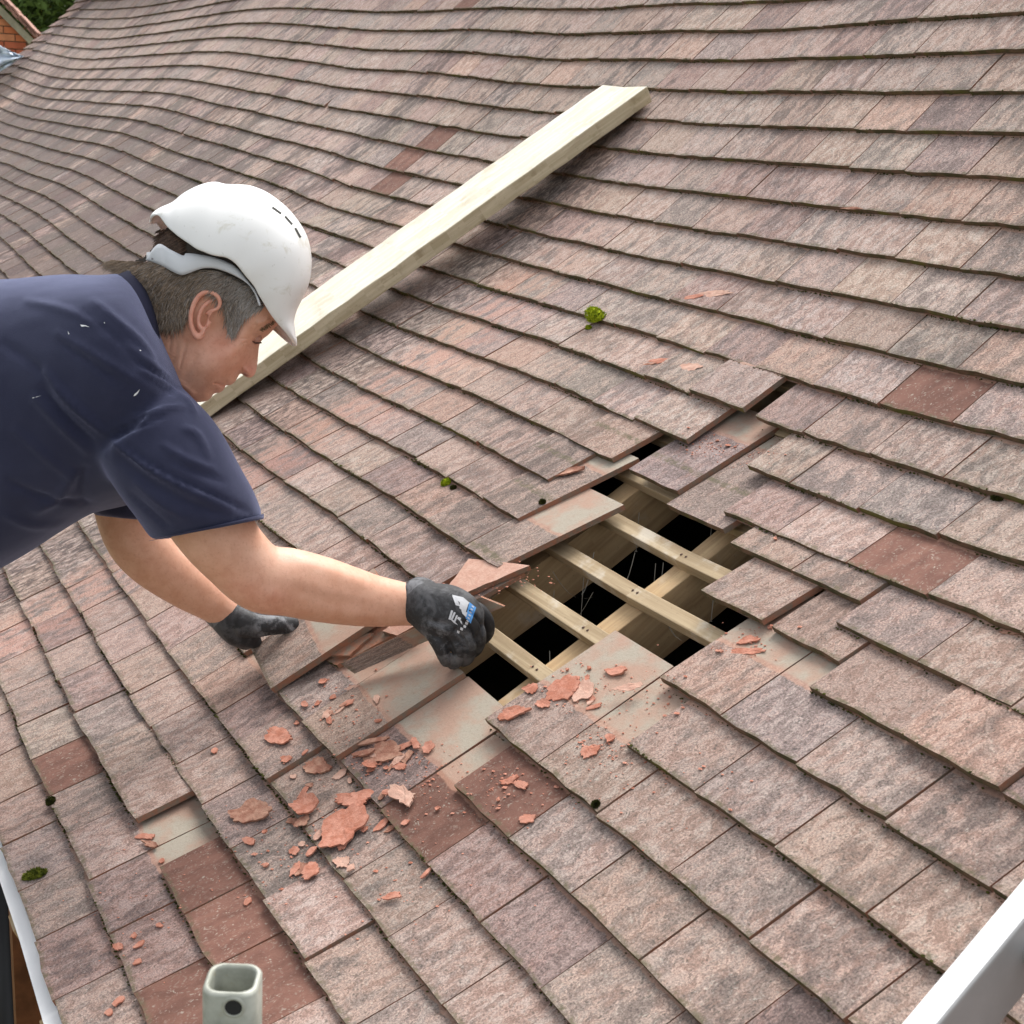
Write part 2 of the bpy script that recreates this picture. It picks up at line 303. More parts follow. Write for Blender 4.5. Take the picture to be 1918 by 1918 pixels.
def PX(x, y, h=0.):       # roof coordinates (u, v) of a place in the photo, on the sheet raised by h mm
    dirv = RW @ np.array([(x - 959) / F, (y - 959) / F, 1.])
    best = GRID[((GPIX - [x, y]) ** 2).sum(1).argmin()]; a = best.astype(float)
    def f(a):
        c = (PH(a[0], a[1], h) - OFF) @ RW * 1000; return np.array([959 + F * c[0] / c[2], 959 + F * c[1] / c[2]])
    for _ in range(7):
        q = f(a); J = np.c_[(f(a + [.01, 0]) - q) / .01, (f(a + [0, .01]) - q) / .01]; a = a - np.linalg.solve(J, q - [x, y])
    return a
_gu, _gv = np.meshgrid(np.arange(-72, 8.6, .5), np.arange(-2, 31, .5), indexing='ij'); GRID = np.c_[_gu.ravel(), _gv.ravel()]
def topix(w): c = (np.asarray(w) - OFF) @ RW * 1000; return np.stack([959 + F * c[..., 0] / c[..., 2], 959 + F * c[..., 1] / c[..., 2]], -1)
GPIX = topix(P(GRID[:, 0], GRID[:, 1]))

# ---------------------------------------------------------------- house and roof tiles
ROOF = empty('house', (0, 0, 0)); tag(ROOF, 'house roof of old weathered clay tiles with a hole opened down to its battens', 'house')
TH, PT = 10.0, 10.6
class TB:      # collects tiles
    def __init__(s): s.v = []; s.f = []; s.fm = []; s.tc = []; s.loc = []; s.rf = []; s.tint = []
    def add(s, u0, u1, v0, tint, lift=0., L=2.35, rot=0., corner=(0, 0, 0, 0), nu=4, seed=0, chip=0, shear=0., expo=0.):
        r = random.Random(seed); nv = 3; base = len(s.v)
        ts = (0, .5, 1.05, L)
        us = np.linspace(u0, u1, nu + 1); A = P(us, np.full(nu + 1, v0)); B = P(us, np.full(nu + 1, v0 + 1.))
        n = Nn((u0 + u1) / 2, v0 + .5); c0 = A.mean(0); dv = (B - A).mean(0); du = (A[-1] - A[0])
        ox, oy = r.uniform(-50, 50), r.uniform(-50, 50); camb = r.uniform(.3, 1.6)
        cr = math.cos(rot); sr = math.sin(rot)
        top = []
        for j, t in enumerate(ts):
            for i in range(nu + 1):
                q = i / nu; p = A[i] + (B[i] - A[i]) * t
                if j == 0: p = p + dv * r.uniform(-.022, .018)
                if shear: p = p + du * shear * t * (.3 + .7 * q)
                if rot:
                    d = p - c0; a = du / np.linalg.norm(du); b = dv / np.linalg.norm(dv); x, y = d @ a, d @ b; z = d @ n
                    p = c0 + a * (x * cr - y * sr) + b * (x * sr + y * cr) + n * z
                hc = (corner[0] * (1 - q) + corner[1] * q) * (1 - t / L) + (corner[2] * (1 - q) + corner[3] * q) * (t / L)
                h = -PT * t + lift + hc + camb * (1 - (2 * q - 1) ** 2) * .6 + (r.uniform(-.5, .5) if j == 0 else 0)
                top.append((p + n * h / 1000, q, t))
        if chip and nu > 2:      # a broken corner
            k = 0 if chip > 0 else nu; p, q, t = top[k]; k2 = k + (1 if chip > 0 else -1)
            top[k] = (p + (top[k2][0] - p) * .5 + (top[k + nu + 1][0] - p) * .25, q, t)
        m = len(top)
        for lay in (0, 1):
            for p, q, t in top:
                s.v.append(p - n * (lay * TH / 1000))
                s.tc.append((q * .165 + ox, t * .1 + oy)); s.loc.append((q, t - expo)); s.rf.append((u0 + (u1 - u0) * q, v0 + t)); s.tint.append(tint)
        w = nu + 1; T = lambda i, j: base + j * w + i; Bt = lambda i, j: base + m + j * w + i
        for j in range(nv):
            for i in range(nu): s.f.append((T(i, j), T(i + 1, j), T(i + 1, j + 1), T(i, j + 1))); s.fm.append(0)
        s.f.append((Bt(0, 0), Bt(0, nv), Bt(nu, nv), Bt(nu, 0))); s.fm.append(2)
        for i in range(nu): s.f.append((T(i + 1, 0), T(i, 0), Bt(i, 0), Bt(i + 1, 0))); s.fm.append(1)
        for j in range(nv):
            s.f.append((T(0, j), T(0, j + 1), Bt(0, j + 1), Bt(0, j))); s.fm.append(2)
            s.f.append((T(nu, j + 1), T(nu, j), Bt(nu, j), Bt(nu, j + 1))); s.fm.append(2)
        s.f.append((T(0, nv), T(nu, nv), Bt(nu, nv), Bt(0, nv))); s.fm.append(2)
    def build(s, name, parent=ROOF):
        o = mesh_obj(name, s.v, s.f, [M_TILE, M_EDGE, M_SIDE], parent, fm=s.fm); me = o.data
        li = np.zeros(len(me.loops), int); me.loops.foreach_get('vertex_index', li)
        for nm, arr in (('tc', s.tc), ('loc', s.loc), ('rf', s.rf)):
            l = me.uv_layers.new(name=nm); l.data.foreach_set('uv', np.asarray(arr, np.float32)[li].ravel())
        ca = me.color_attributes.new('tint', 'FLOAT_COLOR', 'POINT'); ca.data.foreach_set('color', np.asarray(s.tint, np.float32).ravel())
        return o

ANCH = {0: [-4.84, -4.0, -3.08, -2.17, -1.21, -.2], 1: [-6.2, -5.29, -4.38, -3.55, -2.59, -1.65, -.7, .25],
    2: [-8.7, -7.7, -6.75, -5.76, -4.85, -3.95, -3.04, -2.18, -1.31, -.44, .55], 3: [-8.24, -7.32, -6.38, -5.45, -4.57, -3.6, -2.7, -1.8, -.85, .15, 1.13],
    4: [-8.8, -7.88, -6.9, -5.9, -4.84, -4.0, -3.23, -2.36, -1.42, -.47, .5, 1.52], 5: [-6.7, -5.7, -4.7, -3.68, -2.81, -1.95, -.97, .03, 1.04, 2.04],
    6: [-4.6, -3.62, -2.6, -1.59, -.58, .45, 1.46, 2.47, 3.5], 7: [-5.5, -4.5, -3.5, -2.2, -1.03, -.05, .95, 2, 3, 4],
    8: [-5.99, -5.08, -4.17, -3.35, -1.5, -.5, .51, 1.5, 2.5, 3.5], 9: [-6.64, -5.58, -4.65, -3.65, -2.87, -.8, .12, 1.02, 2, 3, 4],
    10: [-9.19, -8.17, -7.13, -6.21, -5.28, -4.34, -3.45, -.5, .5, 1.44, 2.5, 3.5], 11: [-8.57, -7.6, -6.61, -5.6, -4.7, -3.8, -.9, 0.1, 1.04, 2.02, 3],
    12: [-9.02, -8.1, -7.15, -6.23, -5.27, -4.32, -3.38, -2.3, -1.33, -.5, .5, 1.5, 2.5], 13: [-6.6, -5.65, -4.71, -3.8, -2.75, -1.7, -1, 0, 1, 2],
    14: [-6.49, -5.41, -4.43, -3.48, -2.47, -2.3, -1.5, -.5, .5, 1.5]}
GAPS = {2: [(-3.04, -2.18)], 5: [(-4.7, -3.68)], 6: [(-3.62, -.58)], 7: [(-3.5, -1.03)], 8: [(-3.35, .51)], 9: [(-3.65, .12)], 10: [(-4.34, 1.44)],
    11: [(-4.7, 1.04)], 12: [(-4.32, -1.33)], 13: [(-2.75, -1.7)], 14: [(-2.47, -2.3)]}
LIFT = {(4, -3.23): 7, (5, -3.68): 7, (5, -2.81): 8, (10, 2.5): 8, (2, -3.95): 7, (2, -4.85): 4, (13, -3.8): 5, (14, -3.48): 9, (14, -4.43): 3, (12, -4.32): 4, (11, -4.7): 4, (3, -.85): 3}
REDS = {(15, -1): 1., (12, .5): 1.05, (1, -5.29): .9, (2, -2.18): .95, (2, -1.31): 1.15, (2, -.44): 1.0, (1, -.7): .9, (1, .25): .95, (0, -.2): .9, (6, -.58): .85, (5, -.97): .8, (19, -17): 1., (18, -17.5): 1.1, (17, -17): .95, (25, -21): 1., (24, 8.5): 1., (1, -4.38): None}
def joints(r):
    a = list(ANCH.get(r, [])); j = random.Random(900 + r)
    if not a: a = [(-3.0 if r % 2 else -3.5)]
    out = list(a)
    x = a[0]
    while x > -71 + .9: x -= 1 + j.uniform(-.03, .03); out.insert(0, x)
    if out[0] > -70.75: out.insert(0, -71.2)
    out[0] = -71.2
    x = a[-1]
    while x < 8.4: x += 1 + j.uniform(-.02, .02); out.append(x)
    return out
ALLT = []
for r in range(0, 30):
    js = joints(r); rr = random.Random(r * 7 + 1)
    for a, b in zip(js, js[1:]):
        mid = (a + b) / 2
        if b - a < .2 or any(g0 - .01 < mid < g1 + .01 for g0, g1 in GAPS.get(r, [])): continue
        k = rr.random(); l = (.84 + .17 * rr.random()) * (.88 if r < 12 else .97 if r < 17 else 1.08); warm = .965 if r < 12 else .99
        tint = [l * (1 + rr.uniform(-.02, .03)), l * (1 + rr.uniform(-.02, .02)), l * (1 + rr.uniform(-.02, .03)), 1.]
        if k < .08: tint = [l * .86, l * .80, l * .83, 1.]
        elif k < .14: tint = [l * 1.08, l * 1.0, l * .96, 1.]
        key = next((q for q in REDS if q[0] == r and abs(q[1] - a) < (.06 if r < 16 else .5)), None)
        if key and REDS[key]: tint = [REDS[key], REDS[key] * .93, REDS[key] * .9, .0]; REDS[key] = None
        if tint[3] > .5: tint = [tint[0] * 1.02, tint[1] * warm, tint[2] * (warm - .01), 1.]
        lift = rr.uniform(0, 1.4) + next((h for (q, ua), h in LIFT.items() if q == r and abs(ua - a) < .04), 0)
        gp = .005 + .006 * rr.random()
        ALLT.append(dict(u0=a + gp, u1=b - gp, v0=r + rr.uniform(-.022, .022), tint=tint, lift=lift, rot=rr.uniform(-.006, .006), seed=int(r * 1000 + a * 10 + 7000), chip=(1 if rr.random() < .01 and r > 9 else 0)))
G1 = [.84, .78, .75, 1.]; G2 = [.78, .72, .70, 1.]; G3 = [.76, .70, .74, 1.]
SPEC = [   # tiles slipped or lifted round the hole
    (-3.63, -2.86, 9.0, G1, 7, .14, (0, 3, 6, 10), .15), (-4.63, -3.67, 9.0, G2, 4, .02, (0, 1, 2, 3), 0.),
    (-4.33, -3.47, 10.0, G1, 6, .14, (0, 1, 6, 12), .7), (-4.7, -3.8, 11.0, G2, 5, .08, (0, 1, 6, 10), .6), (-4.32, -3.38, 12.0, G1, 4, .09, (0, 0, 4, 8), .6),
    (-.49, .43, 10.5, G2, 2, .02, (0, 3, 0, 0), 0), (.53, 1.43, 10.52, G2, -1, 0., (0, 0, 0, 0), 0),
    (-.83, .08, 11.5, G1, 1, .0, (0, 0, 0, 0), 0), (.1, 1.02, 11.49, G2, 1, .0, (0, 0, 0, 0), 0),
    (-3.05, -2.13, 12.0, G3, -1, .0, (0, 0, 0, 0), .55), (-2.11, -1.14, 11.71, G2, -6, .0, (0, 0, 0, 0), .9),
]
for (a, b, v0, tint, lift, sh, cn, ex) in SPEC:
    ALLT.append(dict(u0=a, u1=b, v0=v0, tint=tint, lift=lift, shear=sh, expo=ex, corner=cn, seed=int(a * 100) + 5000))
def quad_area(t):
    q = topix(P(np.array([t['u0'], t['u1'], t['u1'], t['u0']]), np.array([t['v0'], t['v0'], t['v0'] + 1, t['v0'] + 1])))
    q = np.clip(q, 0, 1918); x, y = q[:, 0], q[:, 1]
    return abs(np.dot(x, np.roll(y, 1)) - np.dot(y, np.roll(x, 1))) / 2
for t in ALLT: t['area'] = quad_area(t) + (1e4 if 'corner' in t else 0)
ALLT.sort(key=lambda t: -t['area'])
BV = []; BF = []
rest = TB()
for k, t in enumerate(ALLT):
    kw = {q: w for q, w in t.items() if q != 'area'}
    tb = TB() if k < 300 else rest; b0 = len(tb.v); f0 = len(tb.f)
    tb.add(nu=(4 if k < 900 else 2), **kw)
    if t['u0'] > -30: o_ = len(BV); BV.extend(tb.v[b0:]); BF.extend([tuple(i - b0 + o_ for i in f) for f in tb.f[f0:]])
    if k < 300: tb.build('tile')
tag(rest.build('far_tiles'), kind='stuff')
BVH = BVHTree.FromPolygons([V(p) for p in BV], BF)
def surf(u, v):     # the top of whatever tile lies at (u, v): point and normal
    n = Nn(u, v); p = P(u, v); h = BVH.ray_cast(V(p + n * .25), V(-n), .5)
    if h[0] is None or (V(p) - h[0]).length > .08: return V(p), V(n)
    return h[0], V(n)
# ---------------------------------------------------------------- carpentry
def uvbox(o, axis):     # uv 'tc' in metres along a length axis
    me = o.data; l = me.uv_layers.new(name='tc'); ax = V(axis).normalized()
    for p in me.polygons:
        n = p.normal; b = n.cross(ax); b = b.normalized() if b.length > .1 else Vector((0, 0, 1)).cross(ax)
        for li in p.loop_indices:
            co = me.vertices[me.loops[li].vertex_index].co; l.data[li].uv = (co.dot(ax), co.dot(b) if abs(n.dot(ax)) < .9 else co.z)
    return o
def strip(name, uv_pairs, htop, depth, mat, parent, wu=0, wv=0, ends=None):
    # a timber following the sheet through uv points; wu / wv = width in tile widths / courses
    top = []
    for (u, v) in uv_pairs:
        n = Nn(u, v)
        a, b = P(u - wu / 2, v - wv / 2), P(u + wu / 2, v + wv / 2)
        top.append((a + n * htop / 1000, b + n * htop / 1000, b + n * (htop - depth) / 1000, a + n * (htop - depth) / 1000))
    v = [p for q in top for p in q]; f = []
    for k in range(len(top) - 1):
        for i in range(4):
            j = (i + 1) % 4; f.append((4 * k + i, 4 * k + j, 4 * k + 4 + j, 4 * k + 4 + i))
    f.append((3, 2, 1, 0)); m = 4 * (len(top) - 1); f.append((m, m + 1, m + 2, m + 3))
    me_o = mesh_obj(name, v, f, mat, parent)
    bm = bmesh.new(); bm.from_mesh(me_o.data); bmesh.ops.recalc_face_normals(bm, faces=bm.faces); bm.to_mesh(me_o.data); bm.free()
    uvbox(me_o, np.array(top[-1][0]) - np.array(top[0][0])); bevel(me_o, .0015, 2)
    return me_o
for r in range(2, 30):
    x0 = -8 if r < 20 else -8
    jj = random.Random(r)
    strip('batten', [(u, r + .16 + jj.uniform(-.02, .02)) for u in np.linspace(-9, 6, 7)], -36.5, 20, M_BATTEN, ROOF, 0, .27)
for u in (-8.5, -6.75, -5.0, -3.25, -1.46, .3, 2.05, 3.8):
    strip('rafter', [(u, v) for v in np.linspace(-.4, 29.6, 9)], -57, 96, M_RAFTER, ROOF, .29, 0)
# moss along the tile edges, thousands of tufts
mv, mf = [], []
def blob(p, s, rr, sq=.6):
    b = len(mv); ax = [V((rr.uniform(.7, 1.3), 0, 0)), V((0, rr.uniform(.7, 1.3), 0)), V((0, 0, sq * rr.uniform(.7, 1.3)))]
    for a in ax: mv.append(p + a * s); mv.append(p - a * s)
    for q in ((0, 2, 4), (2, 1, 4), (1, 3, 4), (3, 0, 4), (2, 0, 5), (1, 2, 5), (3, 1, 5), (0, 3, 5)): mf.append(tuple(b + i for i in q))
rr = random.Random(5)
for r in range(1, 29):
    for u in np.arange(-30, 8, .03):
        if any(a < u < b for a, b in GAPS.get(r, [])): continue
        q = noise.noise(Vector((u * .9, r * 3.1, 0))) + .35 * noise.noise(Vector((u * 5, r * 3.1, 2)))
        if rr.random() > .42 + q * 1.1: continue
        p, n = surf(u + rr.uniform(-.02, .02), r - .012 - rr.random() * .03)
        s = rr.uniform(.0008, .0022) * (1 + max(0, q))
        blob(p + n * s * .5, s, rr)
mo = mesh_obj('edge_moss', mv, mf, M_MOSS, ROOF); tag(mo, kind='stuff')

# ---------------------------------------------------------------- body of the house
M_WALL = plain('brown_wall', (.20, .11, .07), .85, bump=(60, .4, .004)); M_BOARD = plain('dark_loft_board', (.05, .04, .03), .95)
M_WHITE = plain('white_upvc', (.80, .80, .80), .35, .5, var=.05, scale=5)
M_DARK = plain('black_plastic', (.012, .012, .013), .45, .5)
M_BROWNWOOD = plain('brown_stained_wood', (.22, .085, .035), .6, var=.3, scale=20)
XL, XR = float(P(-71, 0)[0]), float(P(8.4, 0)[0]); e0 = P(-20., 0.)
YE = float(P(-3, 0)[1]); ZE = float(P(-3, 0)[2])
pr = P(-20., 30.); YR, ZR = float(pr[1]), float(pr[2])
def sbox(name, x0, x1, y0, y1, z0, z1, mat, parent=None):
    v, f = box(((x0 + x1) / 2, (y0 + y1) / 2, (z0 + z1) / 2), ((x1 - x0) / 2, 0, 0), (0, (y1 - y0) / 2, 0), (0, 0, (z1 - z0) / 2))
    return mesh_obj(name, v, f, mat, parent)
xe = np.linspace(-71.1, 8.3, 60)
def eave_strip(name, v0, h0, v1, h1, v2, h2, v3, h3, mat, ua=-71.1, ub=8.3, n=60, parent=ROOF):      # section along the eave following its sag
    us = np.linspace(ua, ub, n); vs_ = []; f = []
    for u in us:
        nn = Nn(u, 0.)
        for (a, h) in ((v0, h0), (v1, h1), (v2, h2), (v3, h3)): vs_.append(P(u, 0.) + (P(u, 1.) - P(u, 0.)) * a + nn * h / 1000)
    for k in range(n - 1):
        for i in range(4): j = (i + 1) % 4; f.append((4 * k + j, 4 * k + i, 4 * k + 4 + i, 4 * k + 4 + j))
    f.append((0, 1, 2, 3)); m = 4 * (n - 1); f.append((m + 3, m + 2, m + 1, m))
    o = mesh_obj(name, vs_, f, mat, parent); bm = bmesh.new(); bm.from_mesh(o.data); bmesh.ops.recalc_face_normals(bm, faces=bm.faces); bm.to_mesh(o.data); bm.free(); return o
eave_strip('fascia_board', -.24, -14, -.02, -16, -.02, -28, -.24, -24, M_WHITE)
eave_strip('fascia_board', .12, -50, .25, -50, .95, -190, .82, -190, M_BROWNWOOD)
wall = sbox('wall', XL + .3, XR, YE + .35, YE + .55, .01, ZE - .02, M_WALL, ROOF)
sbox('loft_floor', XL + .35, XR, YE + .3, 2 * YR - YE - .3, ZE - .09, ZE - .03, M_BOARD, ROOF)
sbox('wall', XL + .3, XR, 2 * YR - YE - .55, 2 * YR - YE - .35, .01, ZE - .02, M_WALL, ROOF)
# back slope and gables close the loft
bs = []
for u in np.linspace(-71.1, 8.3, 20):
    p = P(u, 29.9) - Nn(u, 29.9) * .02; bs += [p, (p[0], 2 * YR - YE, ZE - .1), (p[0], 2 * YR - YE, ZE - .15), p - np.array([0, 0, .05])]
mesh_obj('back_slope', bs, [(4 * k, 4 * k + 4, 4 * k + 5, 4 * k + 1) for k in range(19)] + [(4 * k + 3, 4 * k + 2, 4 * k + 6, 4 * k + 7) for k in range(19)], plain('back_slope_tile', (.3, .22, .19), .9), ROOF)
for ua in (-70.6, 8.2):
    p = [P(ua, v) - Nn(ua, v) * .10 for v in np.linspace(0, 29.6, 24)]; x = float(np.max([q[0] for q in p])) if ua > 0 else float(np.max([q[0] for q in p])) + .05
    vv_ = []
    for q in p: vv_ += [(x, q[1], q[2] - .02), (x, q[1], .01), (x - .1, q[1], q[2] - .02), (x - .1, q[1], .01)]
    q = p[-1]; vv_ += [(x, 2 * YR - YE - .3, ZE - .1), (x, 2 * YR - YE - .3, .01), (x - .1, 2 * YR - YE - .3, ZE - .1), (x - .1, 2 * YR - YE - .3, .01)]
    n = len(vv_) // 4; mesh_obj('gable_wall', vv_, [(4 * k, 4 * k + 1, 4 * k + 5, 4 * k + 4) for k in range(n - 1)] + [(4 * k + 2, 4 * k + 6, 4 * k + 7, 4 * k + 3) for k in range(n - 1)] + [(4 * k, 4 * k + 4, 4 * k + 6, 4 * k + 2) for k in range(n - 1)], M_WALL, ROOF)
rv = []
for k, u in enumerate(np.arange(-71, 8, 2.4)):      # ridge tiles
    p0, p1 = P(u, 30.05), P(u + 2.3, 30.05); vv = []
    for p in (p0, p1):
        for a in np.linspace(-1.1, 1.1, 7): vv.append((p[0], p[1] + math.sin(a) * .13, p[2] + math.cos(a) * .09 - .02))
    mesh_obj('ridge_tile', vv, [(i, i + 1, i + 8, i + 7) for i in range(6)], M_SIDE, ROOF)

# ---------------------------------------------------------------- ground and sky dome
def ground_material():
    g = NG('grass_ground'); co = objco(g)
    c = g.mix(g.ramp(g.noise(co, .8, 6, .6), .35, .65), (.05, .07, .022), (.12, .11, .06))
    return g.out(c, .95, .2)
gm = ground_material()
o = mesh_obj('ground', [(-600, -600, 0), (600, -600, 0), (600, 600, 0), (-600, 600, 0)], [(0, 1, 2, 3)], gm); o['kind'] = 'structure'

# nails in the battens and old cobwebs in the opening
M_NAIL = plain('rusty_nail', (.09, .05, .035), .6, .5, .6)
nv_, nf_ = [], []
for r in range(8, 13):
    for u in (-3.28, -3.22, -1.50, -1.42, .27, .33):
        c = PH(u, r + .16, -36); n_ = Nn(u, r + .16); a_ = _u(P(u + .1, r) - P(u, r)); b_ = np.cross(n_, a_); b0 = len(nv_)
        nv_.append(c + n_ * .0016)
        for k in range(8): nv_.append(c + (a_ * math.cos(k * math.tau / 8) + b_ * math.sin(k * math.tau / 8)) * .0026 + n_ * .0004)
        nf_ += [(b0, b0 + 1 + k, b0 + 1 + (k + 1) % 8) for k in range(8)]
mesh_obj('nail_heads', nv_, nf_, M_NAIL, ROOF)
cw_v, cw_f = [], []; rr = random.Random(12)
for k in range(16):
    u0, v0_ = rr.uniform(-2.9, -.9), rr.uniform(8.3, 12.4); p0 = PH(u0, v0_, -56 - rr.uniform(0, 20)); p1 = PH(u0 + rr.uniform(-.5, .5), v0_ + rr.uniform(-.7, .7), -rr.uniform(70, 150)) if k % 3 else p0 - np.array([0, 0, rr.uniform(.03, .09)])
    b0 = len(cw_v)
    for s in range(6):
        t = s / 5; q = p0 * (1 - t) + p1 * t - np.array([0, 0, .02 * math.sin(t * math.pi)]); w_ = .0004 + (.0018 if (k % 3 == 0 and s == 5) else 0)
        cw_v += [q + np.array([w_, w_, 0]), q - np.array([w_, w_, 0])]
    cw_f += [(b0 + 2 * s, b0 + 2 * s + 1, b0 + 2 * s + 3, b0 + 2 * s + 2) for s in range(5)]
cob = mesh_obj('cobwebs', cw_v, cw_f, plain('dusty_cobweb', (.26, .25, .22), .9), ROOF); cob['kind'] = 'stuff'
# ---------------------------------------------------------------- scaffold plank lying up the slope
def plank():
    hp = 44.
    tl, tr = PX(1129, 158, hp), PX(1206, 166, hp); bl, br = PX(436, 655, hp), PX(378, 770, hp)
    A = PH(tl[0], tl[1], hp); B = PH(tr[0], tr[1], hp); n = Nn(-11.5, 15.)
    l0 = PH(*PX(620, 523, hp), hp); r0 = PH(*PX(620, 590, hp), hp)
    wv = B - A; B2 = PH(*PX(365, 766, 46), 46) 
    d = _u(B2 - B); n = _u(n - n.dot(d) * d); wv = wv - wv.dot(n) * n; ww = wv - wv.dot(d) * d
    L = float(np.linalg.norm(B2 - B)) + .15; nseg = 30; rows = []; rr = random.Random(3)
    for k in range(nseg + 1):
        t = L * k / nseg; row = []
        for (q, dz) in ((0, 0), (.5, 0), (1, 0), (1, -.5), (1, -1), (0, -1)):
            p = A + wv * q + d * t + n * dz * .040
            if k == 0: p = p - d * (.0 if q < .9 else .012) * (1 if dz == 0 else .3)
            p = p + n * (rr.uniform(-.0012, .0012)) + wv * rr.uniform(-.006, .006) * (1 if q in (0, 1) else 0)
            row.append(p)
        rows.append(row)
    v = [p for r_ in rows for p in r_]; f = []; fm = []
    for k in range(nseg):
        for i in range(6):
            j = (i + 1) % 6; f.append((6 * k + i, 6 * k + j, 6 * k + 6 + j, 6 * k + 6 + i)); fm.append(0 if i in (0, 1) else 1)
    f.append(tuple(range(5, -1, -1))); fm.append(1); f.append(tuple(range(6 * nseg, 6 * nseg + 6))); fm.append(1)
    o = mesh_obj('scaffold_plank', v, f, [M_PLANKTOP, M_PLANKSIDE], fm=fm)
    bm = bmesh.new(); bm.from_mesh(o.data); bmesh.ops.recalc_face_normals(bm, faces=bm.faces); bm.to_mesh(o.data); bm.free()
    uvbox(o, d); bevel(o, .003, 2)
    tag(o, 'long pale wooden plank lying up the roof slope behind the white helmet', 'plank')
plank()

# ---------------------------------------------------------------- ladder stiles
M_ALU = plain('pale_aluminium', (.80, .80, .80), .45, .5, .0, var=.06, scale=14, bump=(400, .08, .001))
M_ALUSIDE = plain('shade_grey_aluminium', (.40, .395, .39), .5, .5, .5, var=.08, scale=10, bump=(260, .1, .001))  # darker copy of the aluminium: shade of the sides put into the colour
def roof_ladder():
    root = empty('roof_ladder', P(5., 3.)); tag(root, 'pale aluminium ladder stile crossing the bottom right corner', 'ladder')
    h = 160.
    a1, a2 = PX(1684, 1918, h), PX(1918, 1640, h); b1 = PX(1757, 1918, h)
    A = PH(*a1, h); B = PH(*a2, h); n = Nn(4.5, 7.); d = _u(B - A); wv = PH(*b1, h) - A; wv = wv - wv.dot(d) * d; wv = wv - wv.dot(n) * n
    wd = np.linalg.norm(wv); w = wv / wd
    for k in (0, 1):
        c = A + w * (wd / 2 + k * .36) + d * .3 - n * .031
        v, f = box(c, d * 1.15, w * wd / 2, n * .031)
        fm = [0] * 6
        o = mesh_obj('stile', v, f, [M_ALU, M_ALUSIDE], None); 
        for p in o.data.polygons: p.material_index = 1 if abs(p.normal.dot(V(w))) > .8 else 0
        bevel(o, .004, 3); part(o, root)
    for k in range(9):
        p0 = A + w * wd + d * (-.62 + k * .25) - n * .034; vv = []; ff = []
        for q in (0, .36 - wd):
            for a in range(10): vv.append(p0 + w * q + d * .014 * math.cos(a * math.tau / 10) + n * .014 * math.sin(a * math.tau / 10))
        for a in range(10): ff.append((a, (a + 1) % 10, (a + 1) % 10 + 10, a + 10))
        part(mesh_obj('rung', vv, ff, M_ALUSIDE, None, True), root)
roof_ladder()
def square_post():
    D = 1130.; top = WP(436, 1832, D); wx = 103 / F * D / 1000
    root = empty('ladder_post', (top[0], top[1], .0)); 
    g = NG('galvanised_steel'); co = objco(g); c = g.mix(g.ramp(g.noise(co, 30, 5, .6), .35, .65), (.27, .28, .235), (.43, .44, .385))
    c = g.mix(g.math('MULTIPLY', g.ramp(g.noise(co, 70, 4, .6), .6, .7), .5), c, (.35, .27, .12)); g.out(c, .55, .4, .25); MG = g.m
    tag(root, 'grey galvanised square steel tube standing upright in front of the eave', 'post')
    fx = V(RW @ np.array([1., 0, 0])); fx.z = 0; fx.normalize(); fy = Vector((0, 0, 1)).cross(fx)
    def ring(r_, rad, z):
        out = []
        for q in range(4):
            cx_, cy_ = ((1, 1), (-1, 1), (-1, -1), (1, -1))[q]
            for a in np.linspace(q * 90, q * 90 + 90, 6): out.append(V(top) + fx * (cx_ * (r_ - rad) + rad * math.cos(R(a))) + fy * (cy_ * (r_ - rad) + rad * math.sin(R(a))) + Vector((0, 0, z)))
        return out
    ro = wx / 2; rad = .011; v = []; f = []
    prof = [(ro, 0 - 3.0), (ro, -.003), (ro - .0015, 0), (ro - .0035, 0), (ro - .005, -.003), (ro - .005, -.6)]
    for (q, z) in prof: v += ring(q, rad if q > ro - .004 else rad - .004, z)
    m = 24
    for k in range(len(prof) - 1):
        for i in range(m): f.append((k * m + i, k * m + (i + 1) % m, (k + 1) * m + (i + 1) % m, (k + 1) * m + i))
    o = mesh_obj('tube', v, f, MG, None, True); part(o, root)
    # bolt hole: a flat disc with the hole's shade as its colour, raised rim
    MB = plain('hole_shade', (.02, .02, .02), .9); nf = -fy
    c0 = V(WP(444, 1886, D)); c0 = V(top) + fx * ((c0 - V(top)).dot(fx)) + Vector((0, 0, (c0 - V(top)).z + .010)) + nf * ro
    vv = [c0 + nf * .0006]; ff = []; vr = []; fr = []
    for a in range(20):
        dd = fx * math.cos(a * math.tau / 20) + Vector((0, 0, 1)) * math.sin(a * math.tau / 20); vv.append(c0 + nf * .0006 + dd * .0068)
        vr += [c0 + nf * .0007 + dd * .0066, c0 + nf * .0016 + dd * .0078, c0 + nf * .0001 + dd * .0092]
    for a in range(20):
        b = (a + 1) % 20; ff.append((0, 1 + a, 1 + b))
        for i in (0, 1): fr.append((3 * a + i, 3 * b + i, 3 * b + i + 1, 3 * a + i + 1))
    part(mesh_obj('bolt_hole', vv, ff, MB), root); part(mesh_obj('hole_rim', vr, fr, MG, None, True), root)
square_post()

